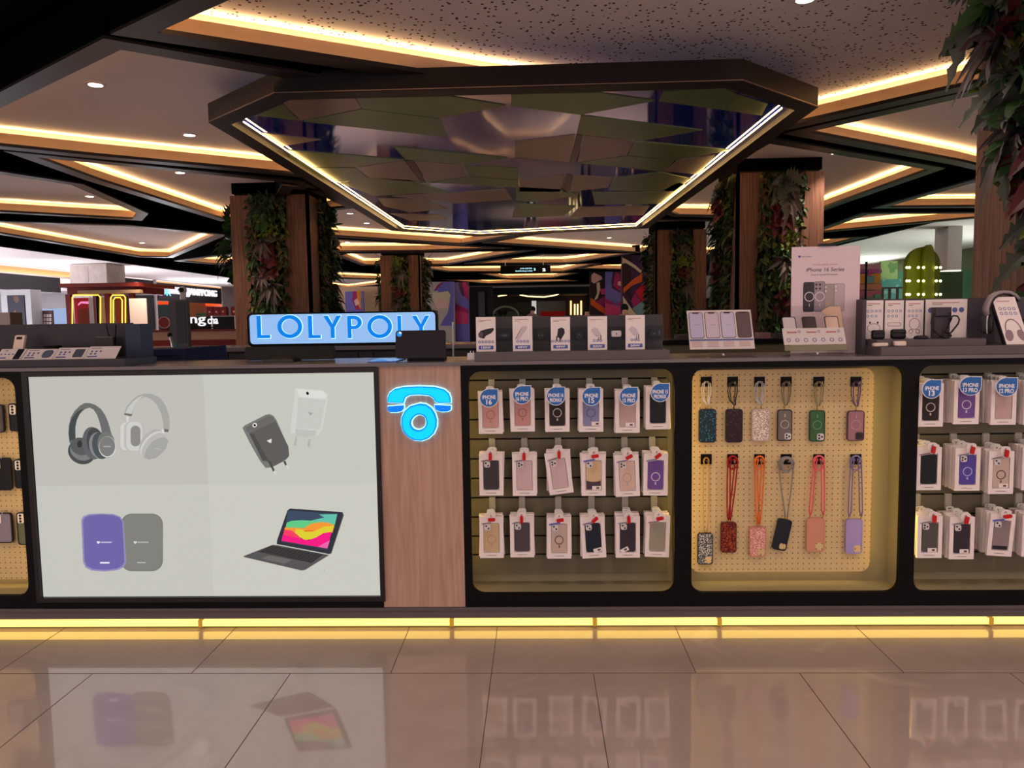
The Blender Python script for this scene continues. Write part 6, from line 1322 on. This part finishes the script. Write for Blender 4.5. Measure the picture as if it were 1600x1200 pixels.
# headphones leaning at the right end with a slanted card
t = thing('headphones', 'silver and black over ear headphones at the right end of the counter', 'headphones', px3(1552, 530, .1))
HP = [(1541, 492, .1), (1540, 482, .1), (1543, 472, .1), (1549, 463, .105), (1557, 458, .11), (1566, 456, .12), (1576, 457, .13), (1584, 461, .14), (1590, 468, .15)]
def flatband(pts, w, th, mt, nm):
    m = MB(); m.mat(mt); P = [Vector(px3(*c)) for c in pts]; L = []
    for k, p in enumerate(P):
        t_ = (P[min(k + 1, len(P) - 1)] - P[max(k - 1, 0)]).normalized(); o = Vector((0, 1, 0)); u = t_.cross(o).normalized()
        L.append([p + o * w + u * th, p - o * w + u * th, p - o * w - u * th, p + o * w - u * th])
    return m.loft(L).build(nm, None, t, True)
flatband(HP, .014, .006, paint((150, 140, 144), .3), 'headband'); flatband([(a_ + 3 if i < 5 else a_, b_ + 2.2, c_) for i, (a_, b_, c_) in enumerate(HP)], .012, .004, paint((46, 38, 42), .6), 'cushion')
MB().tube([px3(1541, 486, .1), px3(1540, 498, .1)], .003, 6).build('yoke', STEEL, t)
def cup(cu, cv, Y, rot, nm):
    c = Vector(px3(cu, cv, Y)); T = Matrix.Translation(c) @ Matrix.Rotation(math.radians(rot), 4, 'Z') @ Matrix.Rotation(math.radians(-8), 4, 'Y')
    m = MB(); m.T = T; m.mat(NAVYX).loft([[(x * k, yy, z * k) for x, z in rrect(-.028, .028, -.038, .038, .026, 5)] for yy, k in ((-.012, .8), (-.008, .98), (.002, 1))]); m.mat(paint((196, 188, 192), .3)).loft([[(x, yy, z) for x, z in rrect(-.029, .029, -.039, .039, .027, 5)] for yy in (.0025, .008)])
    m.mat(paint((58, 50, 56), .7)).loft([[(x * k, yy, z * k) for x, z in rrect(-.028, .028, -.038, .038, .026, 5)] for yy, k in ((.0085, .95), (.018, 1), (.028, .85))]); return m.build(nm, None, t, True)
cup(1546, 507, .095, 52, 'ear_cup')
cup(1600, 512, .15, -130, 'ear_cup')
a, b = at(1573, 537, .05), at(1600, 464, .05)
t = thing('info_card', 'slanted white card with printed headphones at the right photo edge', 'card', (a.x + .03, .06, z1s), 'cards on the audio display')
T = Matrix.Translation((at(1573, 537, .05).x, .05, z1s + .001)) @ Matrix(((1, 0, -.17, 0), (0, 1, .3, 0), (0, 0, 1, 0), (0, 0, 0, 1)))
w_ = .092; h_ = zz(1570, 464, .06) - z1s
m = MB(); m.T = T; m.mat(CARD).box(0, w_, 0, .003, 0, h_).mat(NAVYX).box(-.006, .0, -.0, .02, 0, h_); m.build('board', None, t)
m = MB(); m.T = T @ Matrix.Translation((w_ / 2, 0, h_ / 2)); m.mat(INKR).box(-w_ * .35, w_ * .2, -.0006, -.0002, h_ * .4, h_ * .415)
for r in range(2):
    for c in range(4): m.mat(INKB).ringxz(ell((c - 1.5) * w_ * .2, h_ * (.25 - .1 * r), .0065, .0065, 10), ell((c - 1.5) * w_ * .2, h_ * (.25 - .1 * r), .0042, .0042, 10), -.0006, -.0002)
gm = paint((150, 124, 134), .4)
m.mat(gm).ringxz([(.034 * math.cos(a_), -h_ * .22 + .05 * math.sin(a_)) for a_ in [math.pi * k / 12 for k in range(13)]] + [(-.034, -h_ * .25), (.034, -h_ * .25)][::1], [(.029 * math.cos(a_), -h_ * .22 + .045 * math.sin(a_)) for a_ in [math.pi * k / 12 for k in range(13)]] + [(-.029, -h_ * .25), (.029, -h_ * .25)][::1], -.0006, -.0002)
m.mat(gm).pxz(ell(-.024, -h_ * .31, .016, .024, 16, -.3), -.001, -.0006).pxz(ell(.026, -h_ * .31, .016, .024, 16, .3), -.001, -.0006); m.build('print', None, t)
# ================================================================== BACK COUNTER
BY_ = 1.55
x0_, x1_ = at(285, 545, BY_).x, at(700, 545, BY_).x
zt_ = zz(500, 541, BY_)
bc = thing('back_counter', 'dark drawer counter carrying the lit shop sign', 'counter', ((x0_ + x1_) / 2, BY_ + .25, 0))
slab('top', x0_, at(746, 545, BY_).x, BY_ - .02, BY_ + .5, zt_ - .025, zt_, paint((120, 112, 116), .25), bc)
slab('carcass', x0_ + .01, at(744, 545, BY_).x, BY_ + .012, BY_ + .49, 0, zt_ - .026, paint((40, 36, 40), .5), bc)
cutsx = [x0_ + .01] + [at(u, 555, BY_).x for u in (357, 560, 584, 632, 690, 744)]
for a_, b_ in zip(cutsx, cutsx[1:]):
    d = slab('drawer', a_ + .004, b_ - .004, BY_ - .006, BY_ + .011, .75, zt_ - .04, paint((58, 52, 58), .45), bc)
    c_ = (a_ + b_) / 2 if b_ - a_ < .5 else a_ + .03
    MB().ball((c_, BY_ - .014, zt_ - .1), .01, n=10, m=6).build('knob', STEEL, d)
# rest of the counter ring behind
x2_ = at(1048, 545, BY_).x
bc2 = thing('back_counter', 'olive fronted counter behind the poster and acrylic stands', 'counter', (1.6, BY_ + .25, 0))
slab('top', x2_ - .3, 2.62, BY_ - .02, BY_ + .5, zz(1150, 537, BY_) - .001, zz(1150, 530, BY_), BLACK, bc2)
slab('front', x2_ - .28, 2.6, BY_, BY_ + .48, 0, zz(1150, 537, BY_) - .002, paint((104, 98, 76), .5), bc2)
for i, (u, w2, h2) in enumerate(((1190, .07, .035), (1218, .12, .03), (1060, .1, .03))):
    p = at(u, 528, BY_); tag(slab('stock_box', p.x, p.x + w2, BY_ + .05, BY_ + .15, zz(1150, 530, BY_) + .001, zz(1150, 530, BY_) + h2, paint(((150, 110, 110), (60, 56, 60), (70, 64, 60))[i], .5)), ('small pinkish carton on the olive counter', 'low dark carton on the olive counter', 'dark flat carton behind the charger display end')[i], 'carton')
# lit shop sign
SY = BY_ + .06
a, b = at(390.5, 540, SY), at(683, 485, SY); z0_ = zt_ + .001
sg = thing('shop_sign', 'lit rounded light blue sign with bright blue LOLYPOLY letters', 'sign', ((a.x + b.x) / 2, SY, zt_))
MB().mat(BLACK).ringxz(rrect(a.x, b.x, z0_, b.z, .03, 5), rrect(a.x + .009, b.x - .009, z0_ + .016, b.z - .009, .022, 5), SY - .03, SY + .05).build('frame', None, sg)
MB().mat(glow((150, 190, 240), 1.0)).pxz(rrect(a.x + .008, b.x - .008, z0_ + .015, b.z - .008, .022, 5), SY - .012, SY + .04).build('light_panel', None, sg)
def letter(ch, cx, cz, w, h, s):
    x0, x1, z0, z1 = cx - w / 2, cx + w / 2, cz - h / 2, cz + h / 2
    if ch == 'L': return [('p', [(x0, z0), (x1, z0), (x1, z0 + s * .85), (x0 + s, z0 + s * .85), (x0 + s, z1), (x0, z1)])]
    if ch == 'O': return [('r', ell(cx, cz, w / 2, h / 2, 32), ell(cx, cz, w / 2 - s, h / 2 - s, 32))]
    if ch == 'Y': return [('p', [(cx - s / 2, z0), (cx + s / 2, z0), (cx + s / 2, cz - h * .02), (x1, z1), (x1 - s * 1.15, z1), (cx, cz + h * .12), (x0 + s * 1.15, z1), (x0, z1), (cx - s / 2, cz - h * .02)])]
    bw = h * .3
    out = [(x0 + w * .45 + (w * .55) * math.cos(t_), z1 - bw + bw * math.sin(t_)) for t_ in [math.pi / 2 - math.pi * k / 12 for k in range(13)]]
    inn = [(x0 + w * .45 + (w * .55 - s) * math.cos(t_), z1 - bw + (bw - s * .9) * math.sin(t_)) for t_ in [math.pi / 2 - math.pi * k / 12 for k in range(13)]]
    return [('p', [(x0, z0), (x0 + s, z0), (x0 + s, z1), (x0, z1)]), ('r', [(x0 + s * .9, z1)] + out + [(x0 + s * .9, z1 - 2 * bw)], [(x0 + s * .9, z1 - s * .9)] + inn + [(x0 + s * .9, z1 - 2 * bw + s * .9)])]
LT = glow((0, 130, 235), 1.0); LH = glow((190, 240, 255), 1.5)
for ch, u0, u1 in (('L', 403, 421), ('O', 435, 471.5), ('L', 483, 500), ('Y', 507, 533), ('P', 544, 565), ('O', 575, 612), ('L', 622, 640), ('Y', 645, 671)):
    p0, p1 = at(u0, 528.5, SY - .02), at(u1, 493 if ch != 'O' else 492, SY - .02)
    cx, cz, w, h = (p0.x + p1.x) / 2, (p0.z + p1.z) / 2, p1.x - p0.x, p1.z - p0.z
    m = MB(); mh = MB(); m.mat(LT); mh.mat(LH)
    for nm, s, y0, y1, mm, ex in (('f', .0225, SY - .03, SY - .019, m, 0), ('h', .0275, SY - .0185, SY - .0125, mh, .0035)):
        for k in letter(ch, cx, cz, w + 2 * ex, h + 2 * ex, s):
            if k[0] == 'p': mm.pxz(k[1], y0, y1)
            else: mm.ringxz(k[1], k[2], y0, y1)
    lo = m.build('letter', None, sg); mh.build('letter_glow', None, lo)
# grey post with dark screen and camera on top
YP = 2.3
a, b = at(268, 560, YP), at(292, 468, YP)
t = thing('display_post', 'grey upright post with a dark glossy screen left of the lit sign', 'post', ((a.x + b.x) / 2, YP, 0))
slab('housing', a.x, b.x - .005, YP, YP + .05, 0, b.z, paint((80, 78, 84), .5), t)
slab('screen', at(276, 500, YP).x, at(290.5, 500, YP).x, YP - .004, YP - .0002, at(283, 536, YP).z, at(283, 471, YP).z, paint((12, 12, 18), .1), t)
p = at(283, 453, YP)
t = thing('camera_ball', 'round pale web camera with dark lens on top of the grey post', 'camera', (p.x, YP + .05, b.z))
MB().ball((p.x, YP + .025, p.z), .028, n=16, m=10).build('shell', paint((186, 172, 166), .4), t, True); MB().cyl((p.x + .004, YP - .0, p.z), (p.x + .004, YP - .012, p.z), .016).build('lens', BLACK, t); MB().mat(paint((186, 172, 166), .4)).cyl((p.x, YP + .025, b.z + .001), (p.x, YP + .025, p.z - .02), .02, .02).build('neck', None, t)
tag(MB().mat(STEEL).cyl(at(277, 568, .9), at(266, 525, 1.1), .006).mat(BLACK).ball(at(265.5, 523.5, 1.1), .014, n=10, m=6).build('selfie_stick'), 'thin silver rod with black knob leaning before the grey post', 'rod')
tag(MB().mat(paint((20, 120, 130), .4)).tube([at(280, 568, .95), at(278, 552, .95), at(276, 537, .95)], .008, 6).build('cable_tie'), 'short teal green strap right of the silver rod', 'strap')
a, b = at(706, 566, .9), at(708.5, 480, .9)
tag(MB().mat(STEEL).cyl((at(707, 560, .9).x, .9, 0), (at(707, 480, .9).x, .9, at(707, 503, .9).z), .005).build('metal_rod'), 'thin upright metal rod right of the black tablet', 'rod')
